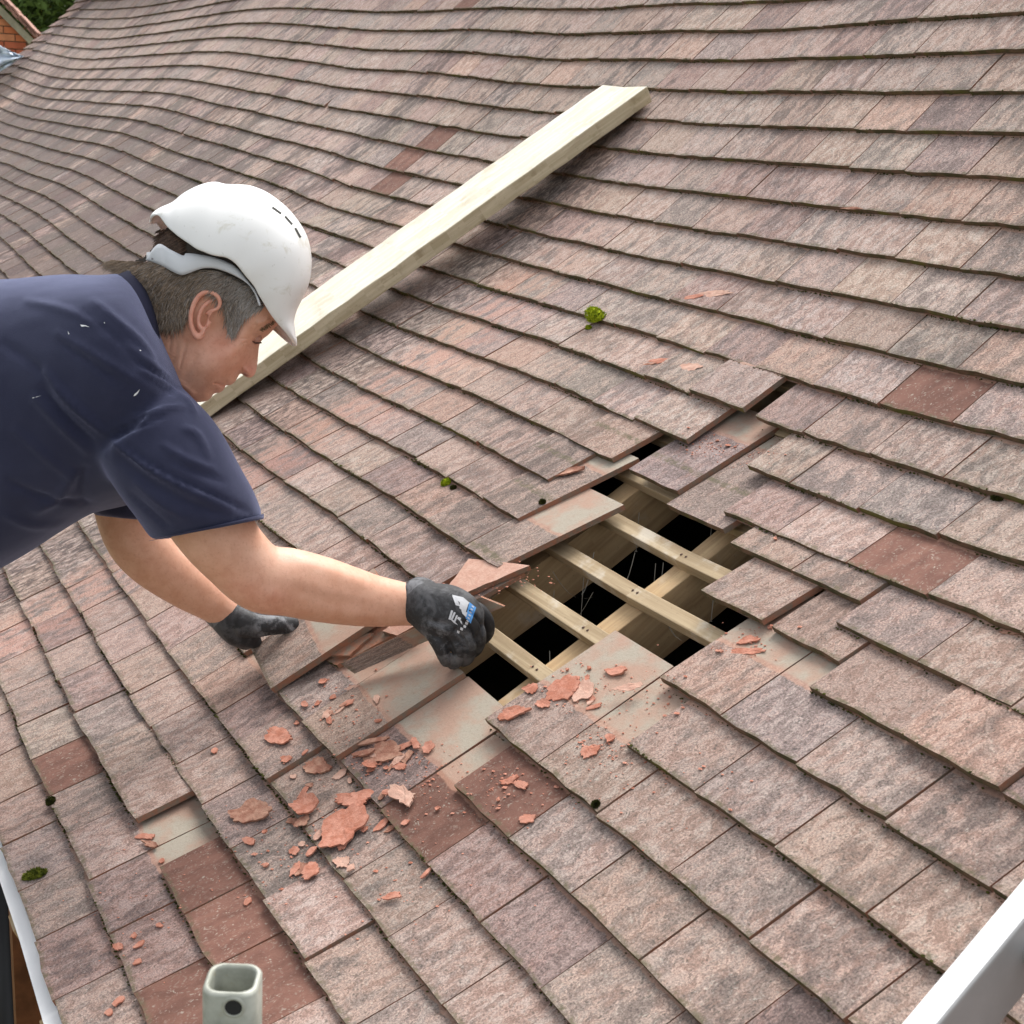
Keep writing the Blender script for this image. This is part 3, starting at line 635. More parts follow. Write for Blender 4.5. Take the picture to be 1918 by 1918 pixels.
# ---------------------------------------------------------------- broken clay: flakes and pieces
M_FLAKE3 = flake_material('brown_broken_clay', (.28, .125, .085), (.42, .24, .17))
def flake(name, cu, cv, L, w, ang, seed, mat=None, th=.0028, curl=.004, lift=.001, jag=.30):
    rr = random.Random(seed); n_ = 34 if L > .02 else 11
    p, n = surf(cu, cv); n = V(_u(np.array(n))); a = V(P(cu + .3, cv) - P(cu - .3, cv)).normalized(); b = n.cross(a)
    ca, sa = math.cos(R(ang)), math.sin(R(ang)); e1 = a * ca + b * sa; e2 = b * ca - a * sa
    m_ = rr.randint(7, 10); an_ = sorted((k + rr.uniform(-.35, .35)) / m_ * math.tau for k in range(m_)); ra_ = [rr.uniform(.62, 1.18) for _ in range(m_)]; ring = []
    def rad_(t):
        ks = [k for k in range(m_) if an_[k] <= t]; i = ks[-1] if ks else -1; j = (i + 1) % m_; a0 = an_[i] - (math.tau if not ks else 0); a1 = an_[j] + (math.tau if j == 0 and ks else 0); f_ = (t - a0) / max(1e-6, a1 - a0)
        x_ = ra_[i] * math.cos(a0) * (1 - f_) + ra_[j] * math.cos(a1) * f_; y_ = ra_[i] * math.sin(a0) * (1 - f_) + ra_[j] * math.sin(a1) * f_; return math.hypot(x_, y_)
    for k in range(n_):
        t = k / n_ * math.tau; q = rad_(t) + rr.uniform(-jag, jag) * .42
        ring.append((L / 2 * q * math.cos(t), w / 2 * q * math.sin(t)))
    kx, ky = rr.uniform(-1, 1), rr.uniform(-1, 1)
    def pt(x, y, top):
        z = curl * ((x / L) ** 2 * kx * 4 + (y / max(w, 1e-4)) ** 2 * ky * 3) + .0011 * noise.noise(Vector((x * 90, y * 90, seed)))
        z = max(z, -.0005); return p + e1 * x + e2 * y + n * (lift + z + (th if top else 0))
    v = [pt(0, 0, 1)] + [pt(x * .55, y * .55, 1) for x, y in ring] + [pt(x, y, 1) for x, y in ring] + [pt(x * .97, y * .97, 0) for x, y in ring]
    f = []
    for k in range(n_):
        j = (k + 1) % n_; f.append((0, 1 + k, 1 + j)); f.append((1 + k, 1 + n_ + k, 1 + n_ + j, 1 + j)); f.append((1 + n_ + k, 1 + 2 * n_ + k, 1 + 2 * n_ + j, 1 + n_ + j))
    f.append(tuple(range(3 * n_, 2 * n_, -1)))
    me_o = mesh_obj(name, v, f, mat or M_FLAKE); return me_o
# place in photo (x, y), size in mm, angle, label
FL = [
 (527, 1387, 62, 26, 20, 'large jagged orange clay flake right of the curled square flake'), (593, 1437, 56, 30, 20, 'buff clay flake beside the raised tile edge below the pale bare strip', 2),
 (579, 1520, 46, 34, 15, 'orange clay flake left of the biggest flake heap'), (478, 1527, 64, 40, 40, 'brown-faced peeling clay flake on the tile at the lower left', 2),
 (668, 1500, 70, 26, 38, 'long upper flake of the biggest flake heap'), (650, 1560, 62, 62, 10, 'largest orange clay flake, bottom of the heap'),
 (715, 1545, 22, 46, 10, 'upright narrow flake right of the biggest orange flake'), (765, 1499, 52, 24, 10, 'pale pink clay flake lying right of the biggest heap', 3),
 (731, 1493, 22, 16, 40, 'small flake between the heap and the pale pink flake'), (720, 1415, 66, 36, 35, 'brown flat flake under the splinter by the broken tile end', 2),
 (780, 1395, 30, 14, -10, 'orange flake at the right end of the splinter pile'), (700, 1440, 34, 12, 20, 'lowest flake of the splinter pile'), (752, 1437, 28, 14, 20, 'small orange flake right of the lowest splinter flake'),
 (690, 1418, 42, 12, 48, 'grey tile splinter leaning in the splinter pile', 2), (703, 1394, 52, 9, 45, 'thin grey splinter across the top of the pile', 2),
 (612, 1283, 24, 18, 20, 'small flake just under the lifted tile by the left glove'), (624, 1347, 22, 20, 50, 'clay flake on the tile left of the pale bare tiles', 2), (713, 1357, 24, 10, 35, 'small orange flake on the corner next to the bare pale tile'),
 (650, 1330, 18, 9, 50, 'brown chip above the raised tile corner', 2), (403, 1408, 20, 20, 10, 'square orange flake alone on the grey tiles at the left'),
 (472, 1584, 30, 14, 25, 'orange flake below the brown-faced peeling flake'), (587, 1600, 22, 26, 30, 'orange flake by the tile joint under the heap'), (589, 1641, 30, 32, 20, 'round orange flake lowest under the heap'), (567, 1630, 26, 26, 0, 'half-broken flake left of the round lowest flake', 2),
 (740, 1690, 34, 14, 50, 'orange flake alone two courses under the heap'), (802, 1640, 10, 30, 10, 'narrow flake standing on a course edge right of the heap'), (665, 1637, 18, 20, 20, 'pale flake at the mossy joint under the heap', 3),
 (500, 1567, 14, 10, 60, 'small round chip between the peeling flake and heap'), (502, 1628, 18, 12, 30, 'chip pair under the lowest orange flake'), (560, 1360, 16, 10, 30, 'small chip right of the large jagged flake'),
 (963, 1342, 52, 20, 48, 'leaf-shaped orange flake left on the tile below the hole'), (1056, 1290, 44, 40, 20, 'thick ragged flake at the near edge of the hole'), (1092, 1291, 34, 38, 60, 'pale flake beside the thick ragged flake', 3),
 (1148, 1250, 40, 14, 30, 'flake lying on the big pale tile head by the hole'), (1018, 1320, 26, 14, 10, 'crumbled flake under the thick ragged pair'), (1107, 1413, 30, 26, 40, 'branching flake on the tile below the joint'), (1143, 1384, 24, 18, 0, 'small flake above the branching flake'),
 (1060, 1250, 8, 8, 0, 'tiny chip beside the flake pair'), (958, 1463, 26, 14, 50, 'orange flake on the dark red tile, left one of two'), (978, 1472, 34, 12, 10, 'long orange flake on the dark red tile, right one of two'), (990, 1538, 32, 18, 30, 'pointed orange flake on the lower edge of the dark red tile'),
 (937, 1503, 9, 8, 0, 'tiny round chip in the middle of the dark red tile'), (822, 1517, 12, 10, 0, 'tiny chip right of the pale pink flake'), (272, 1566, 34, 14, 40, 'orange flake at the mossy joint under the bare pale patch'), (285, 1582, 40, 12, 25, 'brown tile splinter at the mossy joint', 2),
 (302, 1611, 18, 14, 0, 'small orange chip at the corner of the dark red tile, lower left'), (464, 1688, 22, 18, 0, 'flake on the brightest red tile'), (300, 1735, 20, 12, 20, 'small orange flake right of the gutter, mid way down'),
 (264, 1775, 16, 26, 20, 'upright flake on the buff streaked tile near the post'), (226, 1782, 30, 14, 30, 'flake sitting on the broken tile edge near the gutter'), (255, 1758, 16, 12, 0, 'small chip over the broken tile edge'),
 (223, 1878, 22, 26, 30, 'orange flake left of the square post near the eave'), (262, 1808, 16, 18, 0, 'chip between the eave and the square post'), (207, 1900, 20, 14, 20, 'lowest chip left of the square post'),
 (1100, 1245, 12, 8, 0, 'tiny chip on the pale tile head'), (1400, 1195, 34, 16, 40, 'crushed red crumbs at the right corner of the hole'), (1440, 1168, 14, 10, 20, 'red crumb in the joint right of the hole'),
 (1455, 1014, 10, 8, 0, 'red crumb on the dark tiles right of the battens'), (1352, 1220, 12, 8, 0, 'tiny crumb below the corner of the hole'),
 (1065, 890, 62, 20, 42, 'long pinkish flake leaning on the broken tile edge above the hole', 2),
]
for i, q in enumerate(FL):
    x, y, L, w, ang, lab = q[:6]; m = {2: M_SIDE2 if 'M_SIDE2' in globals() else M_FLAKE2, 3: M_FLAKE2}.get(q[6] if len(q) > 6 else 1, M_FLAKE)
    if len(q) > 6 and q[6] == 2: m = M_FLAKE3 if 'M_FLAKE3' in globals() else m
    u, v = PX(x, y, -6)
    o = flake('clay_flake', u, v, L * (1.25 if L > 40 else 1.1 if L > 25 else .8) / 1000, w * (1.25 if L > 40 else 1.1 if L > 25 else .8) / 1000, ang, 100 + i, m, th=.0035 if L > 35 else .0022, curl=.006 if L > 40 else .002, lift=.0015 + (.004 if 'heap' in lab or 'pile' in lab else 0))
    tag(o, lab, 'clay flake', 'clay flakes scattered round the hole')
for (x, y, L, w, ang, m) in ((1335, 552, 105, 26, 16, M_FLAKE2), (1300, 560, 60, 14, 20, M_FLAKE), (1228, 678, 75, 17, 24, M_FLAKE), (1215, 684, 40, 8, 24, M_FLAKE3), (1600, 393, 70, 7, 4, M_FLAKE3), (1295, 690, 60, 30, 20, M_FLAKE2), (1890, 1580 - 400, 30, 8, 20, M_FLAKE3), (660, 1290, 40, 10, 50, M_FLAKE2), (1180, 1290, 50, 18, 40, M_FLAKE2), (1400, 1215, 70, 16, 30, M_FLAKE)):
    u, v = PX(x, y, -4); o = flake('peeled_patch', u, v, L / 1000, w / 1000, ang, int(x), m, th=.0009, curl=.0005, lift=.0002, jag=.34); o.parent = ROOF
rr = random.Random(41)
for k in range(48):
    cx_, cy_, sx, sy = ((690, 1510, 75, 60), (735, 1425, 50, 28), (560, 1470, 60, 60), (600, 1600, 60, 50), (1075, 1290, 50, 25), (640, 1330, 45, 40))[k % 6]
    u, v = PX(rr.gauss(cx_, sx * .6), rr.gauss(cy_, sy * .6), -6); L = rr.uniform(.010, .034)
    o = flake('clay_flake', u, v, L, L * rr.uniform(.35, .8), rr.uniform(0, 180), 700 + k, (mk := rr.choice((M_FLAKE, M_FLAKE, M_FLAKE2, M_FLAKE3))), th=.0016, curl=.0012, lift=.0010 + .002 * rr.random())
    where = ('round the biggest orange flake', 'in the splinter pile by the pale bare tiles', 'round the large jagged flake left of the heap', 'on the course just under the heap', 'round the ragged pair at the near edge of the hole', 'under the lifted tile by the left glove')[k % 6]
    tag(o, ('tiny ' if L < .017 else 'small ' if L < .026 else 'thumbnail-sized ') + {'pale_broken_clay': 'pale ', 'brown_broken_clay': 'brown '}.get(mk.name, 'orange ') + 'clay chip ' + where, 'clay flake', 'clay flakes scattered round the hole')
# crumbs and dust, uncountable
rr = random.Random(77); cv_, cf_ = [], []; mv, mf = cv_, cf_
ctr = [(690, 1500, 120, 90), (700, 1420, 70, 40), (540, 1580, 90, 90), (1080, 1290, 60, 40), (1400, 1200, 60, 30), (1180, 1290, 120, 50), (640, 1330, 60, 50), (800, 1440, 60, 50), (300, 1700, 160, 150), (940, 1480, 80, 50), (1120, 1400, 50, 40), (700, 1650, 150, 100), (1180, 1450, 200, 120), (960, 1090, 60, 20), (870, 1100, 30, 15), (1400, 840, 60, 30), (1320, 830, 40, 20)]
for k in range(1100):
    c = ctr[k % len(ctr)]; x, y = rr.gauss(c[0], c[2] * .6), rr.gauss(c[1], c[3] * .6)
    try: u, v = PX(x, y, -6)
    except Exception: continue
    p, n = surf(u, v); s = abs(rr.gauss(0, 1)) * .0014 + .0009
    if s > .0026 and rr.random() < .6: s *= .5
    blob(p + n * s * .4, s, rr, .45)
o = mesh_obj('clay_crumbs', cv_, cf_, M_FLAKE); tag(o, 'orange clay crumbs and dust strewn over the tiles below the hole', 'crumbs', kind='stuff')

# ---------------------------------------------------------------- moss cushions
def cushion(x, y, rx, ry, rz, lab, seed, ang=0, col=None, du=0, dv=0):
    u, v = PX(x, y, -4); p, n = surf(u + du, v + dv); a = V(P(u + .3, v) - P(u - .3, v)).normalized(); b = n.cross(a); rr = random.Random(seed)
    ca, sa = math.cos(R(ang)), math.sin(R(ang)); e1 = a * ca + b * sa; e2 = b * ca - a * sa
    vv, ff = [], []
    for k in range(420):      # thousands of tiny leaves over a lumpy mound
        th, z = rr.uniform(0, math.tau), rr.random(); q = math.sqrt(1 - z * z) ; nn_ = 1 + .25 * noise.noise(Vector((math.cos(th) * 2, math.sin(th) * 2, z * 2 + seed)))
        c = p + (e1 * rx * q * math.cos(th) + e2 * ry * q * math.sin(th) + n * rz * z) * nn_
        o_ = (e1 * math.cos(th) * q / 1 + e2 * math.sin(th) * q + n * (z + .3)).normalized(); s = rr.uniform(.002, .004) * max(1, rx / .014) * .8
        t1 = o_.orthogonal().normalized(); t1 = (t1 * rr.uniform(-1, 1) + o_.cross(t1) * rr.uniform(-1, 1)).normalized()
        b0 = len(vv); vv += [c - t1 * s * .4 - o_ * s * .5, c + t1 * s * .4 - o_ * s * .5, c + o_ * s]; ff.append((b0, b0 + 1, b0 + 2))
    for j in range(7):
        for i in range(12):
            z = j / 6 * math.pi / 2; th = i * math.tau / 12; vv.append(p + e1 * rx * .93 * math.cos(th) * math.cos(z) + e2 * ry * .93 * math.sin(th) * math.cos(z) + n * rz * .93 * math.sin(z))
    b0 = len(vv) - 84
    for j in range(6):
        for i in range(12): ff.append((b0 + j * 12 + i, b0 + j * 12 + (i + 1) % 12, b0 + (j + 1) * 12 + (i + 1) % 12, b0 + (j + 1) * 12 + i))
    o = mesh_obj('moss_cushion', vv, ff, col or M_MOSS); tag(o, lab, 'moss', 'moss cushions on the roof'); return o
g = NG('bright_moss'); co = g.n('NewGeometry').outputs['Position']; g.out(g.mix(g.ramp(g.noise(co, 150, 4, .7), .35, .65), (.16, .22, .012), (.48, .55, .03)), 1., .1); M_MOSS2 = g.m
g = NG('olive_moss'); co = g.n('NewGeometry').outputs['Position']; M_MOSS4 = g.out(g.mix(g.ramp(g.noise(co, 150, 4, .7), .35, .65), (.05, .065, .012), (.20, .22, .03)), 1., .1)
cushion(1120, 600, .023, .016, .026, 'bright green moss cushion on a course edge right of the plank', 1, 10, M_MOSS2)
cushion(1102, 613, .007, .005, .007, 'small end tuft left of the bright green moss cushion', 5, 10, M_MOSS2)
cushion(835, 903, .009, .009, .010, 'round green moss tuft above the near forearm', 2, 0, M_MOSS2)
cushion(848, 911, .007, .005, .004, 'flat dark moss beside the round tuft above the forearm', 6)
cushion(66, 1642, .021, .010, .009, 'dark green moss in a joint near the eave at far left', 3, 60, M_MOSS4)
cushion(98, 1506, .010, .008, .007, 'dark moss plug under the broken tile corner at far left', 4)
cushion(1120, 1512, .006, .005, .004, 'black moss plug with a yellow spot on a course edge below the hole', 7)
cushion(1020, 948, .007, .005, .005, 'dark moss lump on the broken tile edge left of the battens', 8)
cushion(1865, 930, .010, .004, .003, 'dark moss pad under a course edge at the right border', 9)
cushion(1222, 580 - 12, .001, .001, .001, 'x', 10) if 0 else None

# ---------------------------------------------------------------- loose tiles off the roof
def loose_tile(name, corners_px, th, lab, cat='tile', tint=G1, mats=None, jag=0, seed=0):
    # corners as (x, y, height mm above the sheet), in order lower-left, lower-right, top-right, top-left
    rr = random.Random(seed); c = [PH(*PX(x, y, h), h) for x, y, h in corners_px]
    n = _u(np.cross(c[1] - c[0], c[3] - c[0])); 
    if n.dot(Nn(-3., 8.)) < 0 and mats is None: n = -n
    N_ = 6; v = []; loc = []; f = []; fm = []
    for lay in (0, 1):
        for j in range(N_ + 1):
            for i in range(N_ + 1):
                s, t = i / N_, j / N_; p = (c[0] * (1 - s) + c[1] * s) * (1 - t) + (c[3] * (1 - s) + c[2] * s) * t
                if jag and (i in (0, N_) or j in (0, N_)): p = p + (c[1] - c[0]) * rr.uniform(-jag, jag) + (c[3] - c[0]) * rr.uniform(-jag, jag) * .5
                v.append(p - n * th * lay / 1000); loc.append((s, t * 2.35))
    w = N_ + 1; T = lambda i, j, l=0: l * w * w + j * w + i
    for j in range(N_):
        for i in range(N_): f.append((T(i, j), T(i + 1, j), T(i + 1, j + 1), T(i, j + 1))); fm.append(0); f.append((T(i, j, 1), T(i, j + 1, 1), T(i + 1, j + 1, 1), T(i + 1, j, 1))); fm.append(2)
    for k in range(N_):
        f.append((T(k + 1, 0), T(k, 0), T(k, 0, 1), T(k + 1, 0, 1))); fm.append(1)
        for a, b in ((T(0, k), T(0, k + 1)), (T(N_, k + 1), T(N_, k)), (T(k, N_), T(k + 1, N_))): f.append((a, b, b + w * w, a + w * w)); fm.append(2)
    o = mesh_obj(name, v, f, mats or [M_TILE, M_EDGE, M_SIDE], fm=fm); me = o.data
    li = np.zeros(len(me.loops), int); me.loops.foreach_get('vertex_index', li); loc = np.array(loc)
    for nm, arr in (('tc', loc * [.165, .1] + seed * 3.7), ('loc', loc), ('rf', loc * 0 + [-3, 8])):
        l = me.uv_layers.new(name=nm); l.data.foreach_set('uv', np.asarray(arr, np.float32)[li].ravel())
    ca = me.color_attributes.new('tint', 'FLOAT_COLOR', 'POINT'); ca.data.foreach_set('color', np.asarray([tint] * len(me.vertices), np.float32).ravel())
    bm = bmesh.new(); bm.from_mesh(me); bmesh.ops.recalc_face_normals(bm, faces=bm.faces); bm.to_mesh(me); bm.free()
    tag(o, lab, cat); return o
M_PEELED = [M_FLAKE2, M_EDGE, M_SIDE]
loose_tile('broken_tile', [(838, 1100, 2), (868, 1112, 4), (992, 1058, 12), (878, 1046, 4)], 10, 'broken tile with a peeled salmon face jutting over the hole above the near glove', mats=[M_FLAKE2, M_SIDE, M_SIDE], jag=.035, seed=4)
loose_tile('broken_tile', [(870, 1122, -6), (884, 1128, -6), (982, 1072, -2), (900, 1080, -6)], 8, 'dark broken tile edge under the peeled salmon one', seed=5, tint=G2)
loose_tile('loose_tile', [(470, 1216, 22), (507, 1290, 18), (737, 1138, 34), (700, 1064, 36)], 12, 'big grey tile lifted at an angle under the left glove', seed=3)
loose_tile('loose_tile', [(638, 1243, 34), (664, 1262, 14), (944, 1136, 18), (900, 1118, 52)], 10, 'loose grey tile held on edge under the near glove', seed=6, tint=G2)
loose_tile('broken_tile', [(612, 1236, 6), (630, 1246, 6), (772, 1172, 10), (700, 1172, 10)], 9, 'broken tile piece between the lifted tile and the held tile', seed=7, mats=[M_SIDE, M_EDGE, M_SIDE], jag=.03)
loose_tile('broken_tile', [(606, 1226, 16), (655, 1228, 12), (700, 1186, 14), (660, 1186, 18)], 7, 'short orange tile splinter behind the held tile', seed=8, mats=[M_SIDE, M_SIDE, M_SIDE], jag=.04)
loose_tile('broken_tile', [(716, 1182, 18), (744, 1190, 14), (800, 1160, 18), (760, 1150, 22)], 9, 'small pink tile piece just left of the near glove cuff', seed=9, mats=[M_FLAKE2, M_SIDE, M_SIDE], jag=.02)
loose_tile('broken_tile', [(433, 1196, -2), (455, 1224, -2), (473, 1204, -2), (452, 1186, -2)], 8, 'grey tile corner poking out under the left glove', seed=11, tint=G2)

# ---------------------------------------------------------------- things by the eave at the far left
def cyl(name, p, q, r_, mat, parent=None, n=14, taper=1.):
    p, q = V(p), V(q); d = (q - p).normalized(); a = d.orthogonal().normalized(); b = d.cross(a); v = []; f = []
    for c, rr_ in ((p, r_), (q, r_ * taper)):
        for i in range(n): v.append(c + a * rr_ * math.cos(i * math.tau / n) + b * rr_ * math.sin(i * math.tau / n))
    for i in range(n): f.append((i, (i + 1) % n, (i + 1) % n + n, i + n))
    f += [tuple(range(n - 1, -1, -1)), tuple(range(n, 2 * n))]
    return mesh_obj(name, v, f, mat, parent, True)
# ---------------------------------------------------------------- neighbouring gable, tree
def neighbour():
    D = 15500.
    # the neighbouring gable wall faces the camera obliquely: built of separate bricks in a plane
    root = empty('brick_house', (0, 0, 0)); tag(root, 'orange brick gable end beyond the far edge of the roof', 'house')
    MBR = [plain('orange_brick', (.50, .165, .07), .85, .2, var=.15, scale=6), plain('light_orange_brick', (.56, .23, .11), .85, .2, var=.15, scale=6), plain('red_brick', (.42, .12, .06), .85, .2, var=.15, scale=6)]
    MMO = plain('mortar', (.42, .36, .26), .9); MVT = plain('verge_tile', (.30, .16, .12), .85, var=.3, scale=5); MBG = plain('verge_mortar', (.36, .34, .24), .9, var=.2)
    o = V(WP(30, 60, D)); fx = V(RW @ np.array([1., 0, .25])); fx.z = 0; fx.normalize(); fn = fx.cross(Vector((0, 0, 1))); fz = Vector((0, 0, 1))
    if fn.dot(V(OFF) - o) < 0: fn = -fn
    s = D / F / 1000      # metres per pixel there
    def q(x, y, out=0.):     # pixel to the wall plane
        d = V(WP(x, y, D)) - V(OFF); t = (o - V(OFF)).dot(fn) / d.dot(fn); return V(OFF) + d * t + fn * out
    A, B, Cc = q(-60, -40), q(-60, 20), q(58, 84)
    bw, bh, mo_ = .225, .075, .010
    # verge line from above the left edge down to the right
    v1, v2 = q(0, 18), q(56, 74)
    def coords(p): d = p - o; return d.dot(fx), d.z
    x1, z1 = coords(v1); x2, z2 = coords(v2); sl_ = (z2 - z1) / (x2 - x1)
    zb = coords(q(0, 160))[1]; xl = coords(q(-60, 0))[0]
    poly = [(xl, zb), (x2 + .6, zb), (x2 + .6, z2 + sl_ * .6), (xl, z1 + sl_ * (xl - x1))]
    vv = [o + fx * a + fz * b - fn * .02 for a, b in poly]; vv += [p - fn * .2 for p in vv]
    mesh_obj('mortar_wall', vv, [(0, 1, 2, 3), (7, 6, 5, 4), (0, 4, 5, 1), (1, 5, 6, 2), (2, 6, 7, 3), (3, 7, 4, 0)], MMO, root)
    rr = random.Random(8); r_ = 0; z = zb
    mesh_c = {}
    while z < z1 + 2.2:
        x = xl + (r_ % 2) * bw / 2
        while x < x2 + .5:
            if z + bh * .4 < z1 + sl_ * (x + bw / 2 - x1):
                k = rr.choice((0, 0, 1, 2)); kk = (k, rr.randrange(3))
                if kk not in mesh_c:
                    w2 = (bw - mo_) / 2; v, f = box((0, 0, 0), np.array(fx) * w2, np.array(fz) * (bh - mo_) / 2, np.array(fn) * .03)
                    ob = mesh_obj('brick', v, f, MBR[k], root); mesh_c[kk] = ob.data
                else:
                    ob = bpy.data.objects.new('brick', mesh_c[kk]); COL.objects.link(ob); ob.parent = root
                ob.location = o + fx * (x + bw / 2) + fz * (z + bh / 2) + fn * (-.012 + rr.uniform(0, .004))
            x += bw
        z += bh; r_ += 1
    # verge: mortar bed and stepped tiles
    n_ = 26; dx = (x2 + .5 - xl) / n_; dirv = (fx + fz * sl_).normalized(); up = fn.cross(dirv); up = up if up.z > 0 else -up
    v, f = box(o + fx * ((xl + x2) / 2) + fz * (z1 + sl_ * ((xl + x2) / 2 - x1)) + fn * .02, np.array(dirv) * (x2 - xl) * .75, np.array(up) * .035, np.array(fn) * .05)
    mesh_obj('verge_mortar', v, f, MBG, root)
    for k in range(n_ + 8):
        c = o + fx * (xl + k * dx) + fz * (z1 + sl_ * (xl + k * dx - x1)) + up * (.075 + rr.uniform(-.006, .006)) - fn * .25
        v, f = box(c, np.array((dirv - up * .06).normalized()) * dx * .95, np.array(up) * .012, np.array(fn) * .36); mesh_obj('tile', v, f, MVT, root)
        v, f = box(c + up * .03, np.array((dirv - up * .06).normalized()) * dx * .8, np.array(up) * .010, np.array(fn) * .34); mesh_obj('tile', v, f, MVT, root)
    # crumpled pale plastic sheet at the verge
    MS = plain('pale_blue_sheet', (.62, .70, .80), .35, .5, var=.12, scale=3); N_ = 14; vs_, fs_ = [], []
    P0 = [(-40, 66), (10, 88), (44, 108), (12, 134), (-40, 140)]
    for j in range(N_ + 1):
        for i in range(N_ + 1):
            s_, t_ = i / N_, j / N_
            xt = -40 + 84 * s_; yt = 60 + 46 * s_ ** .8; yb = 150 - 44 * s_ ** 1.4
            x = xt; y = yt + (yb - yt) * t_
            p = V(WP(x, y, 12350 - 500 * s_ + 220 * noise.noise(Vector((s_ * 4, t_ * 4, 1))) + 120 * noise.noise(Vector((s_ * 9, t_ * 9, 5))))); vs_.append(p)
    for j in range(N_):
        for i in range(N_): a = j * (N_ + 1) + i; fs_.append((a, a + 1, a + N_ + 2, a + N_ + 1))
    ob = mesh_obj('plastic_sheet', vs_, fs_, MS, None, True); m = ob.modifiers.new('s', 'SOLIDIFY'); m.thickness = .004
    tag(ob, 'crumpled pale blue sheet at the far verge below the orange bricks', 'plastic sheet')
neighbour()
def leafy_tree(name, cx_, cy_, D, rad, lab, seed, nleaf=9000):
    root = empty(name, V(WP(cx_, cy_, D))); tag(root, lab, 'tree'); rr = random.Random(seed); c = V(WP(cx_, cy_, D))
    g = NG('leaf_%d' % seed); at = g.n('Attribute'); at.attribute_name = 'lc'; g.out(at.outputs['Color'], .7, .3); ML = g.m
    MK = plain('bark', (.10, .075, .05), .9, bump=(20, .6, .02))
    vs_, fs_, cs = [], [], []
    cl = [(c + Vector((rr.gauss(0, 1), rr.gauss(0, 1), rr.gauss(0, .8))).normalized() * rad * rr.random() ** .45, rr.uniform(.35, .8) * rad * .33, rr.random()) for _ in range(70)]
    for k in range(nleaf):
        cc, cr, tone = cl[k % 70]; d = Vector((rr.gauss(0, 1), rr.gauss(0, 1), rr.gauss(0, 1))).normalized(); p = cc + d * cr * (.55 + .45 * rr.random())
        a = Vector((rr.gauss(0, 1), rr.gauss(0, 1), rr.gauss(0, .6))).normalized(); b = a.cross(d).normalized() if abs(a.dot(d)) < .95 else a.orthogonal(); s = rr.uniform(.045, .085)
        b0 = len(vs_); vs_ += [p - a * s, p + b * s * .45, p + a * s, p - b * s * .45]; fs_.append((b0, b0 + 1, b0 + 2, b0 + 3))
        t_ = .55 + .6 * tone + rr.uniform(-.15, .2); col = (.10 * t_, .16 * t_, .035 * t_) if rr.random() > .03 else (.30, .28, .03)
        cs += [(*col, 1)] * 4
    o = mesh_obj('crown', vs_, fs_, ML, None); ca = o.data.color_attributes.new('lc', 'FLOAT_COLOR', 'POINT'); ca.data.foreach_set('color', np.array(cs, np.float32).ravel()); part(o, root)
    gr = Vector((c.x, c.y, 0)); v, f = [], []; n_ = 10
    pts = [(gr, .20), (gr.lerp(c, .5) + Vector((.1, 0, 0)), .15), (c, .10), (c + Vector((.1, .1, rad * .6)), .04)]
    for p, r_ in pts:
        for i in range(n_): v.append(p + Vector((math.cos(i * math.tau / n_) * r_, math.sin(i * math.tau / n_) * r_, 0)))
    for k in range(3):
        for i in range(n_): f.append((k * n_ + i, k * n_ + (i + 1) % n_, (k + 1) * n_ + (i + 1) % n_, (k + 1) * n_ + i))
    part(mesh_obj('trunk', v, f, MK, None, True), root)
    for k in range(7):
        e_ = cl[k * 9][0]; st = gr.lerp(c, .75) + Vector((0, 0, .1 * k)); part(cyl('limb', st, e_, .05, MK, None, 8, .3), root)
leafy_tree('green_tree', 105, 10, 21000, 1.9, 'dense green tree behind the brick gable at the top left corner', 21, 26000)
leafy_tree('green_tree', -40, -10, 25000, 2.6, 'second tree left of the corner tree, beyond the brick gable', 22, 14000)
# eave corner, lower left: black downpipe, brown timber
def eave_things():
    root = empty('downpipe', (0, 0, 0)); 
    tag(root, 'black plastic downpipe under the white eave trim at the lower left', 'downpipe')
    x, y, z = WP(20, 1850, 2950.)
    cyl('pipe', (x, y, 0), (x, y, ZE - .20), .030, M_DARK, root)
    cyl('pipe_collar', (x, y, z - .30), (x, y, z - .24), .036, M_DARK, root)
    x, y, z = WP(58, 1890, 2860.); v, f = box((x, y, (ZE - .16) / 2), (.018, 0, 0), (0, .03, 0), (0, 0, (ZE - .16) / 2))
    tag(mesh_obj('timber_post', v, f, M_BROWNWOOD), 'brown stained timber post beside the black downpipe under the eave', 'post')
eave_things()
# ---------------------------------------------------------------- the roofer
def rbf(pts, vals, q, eps=60.):
    pts = np.asarray(pts, float); K = np.exp(-((pts[:, None] - pts[None]) ** 2).sum(-1) / (2 * eps ** 2)); m = float(np.mean(vals))
    w = np.linalg.solve(K + .02 * np.eye(len(pts)), np.asarray(vals, float) - m)
    q = np.asarray(q, float); return np.exp(-((q[:, None] - pts[None]) ** 2).sum(-1) / (2 * eps ** 2)) @ w + m
def cat(pts, n, closed=False):      # Catmull-Rom through points
    pts = np.asarray(pts, float); m = len(pts); out = []
    seg = m if closed else m - 1
    for k in range(n):
        t = k / (n if closed else n - 1) * seg; i = min(int(t), seg - 1); f = t - i
        g = (lambda j: pts[j % m]) if closed else (lambda j: pts[min(max(j, 0), m - 1)])
        p0, p1, p2, p3 = g(i - 1), g(i), g(i + 1), g(i + 2)
        out.append(.5 * ((2 * p1) + (-p0 + p2) * f + (2 * p0 - 5 * p1 + 4 * p2 - p3) * f * f + (-p0 + 3 * p1 - 3 * p2 + p3) * f ** 3))
    return np.array(out)
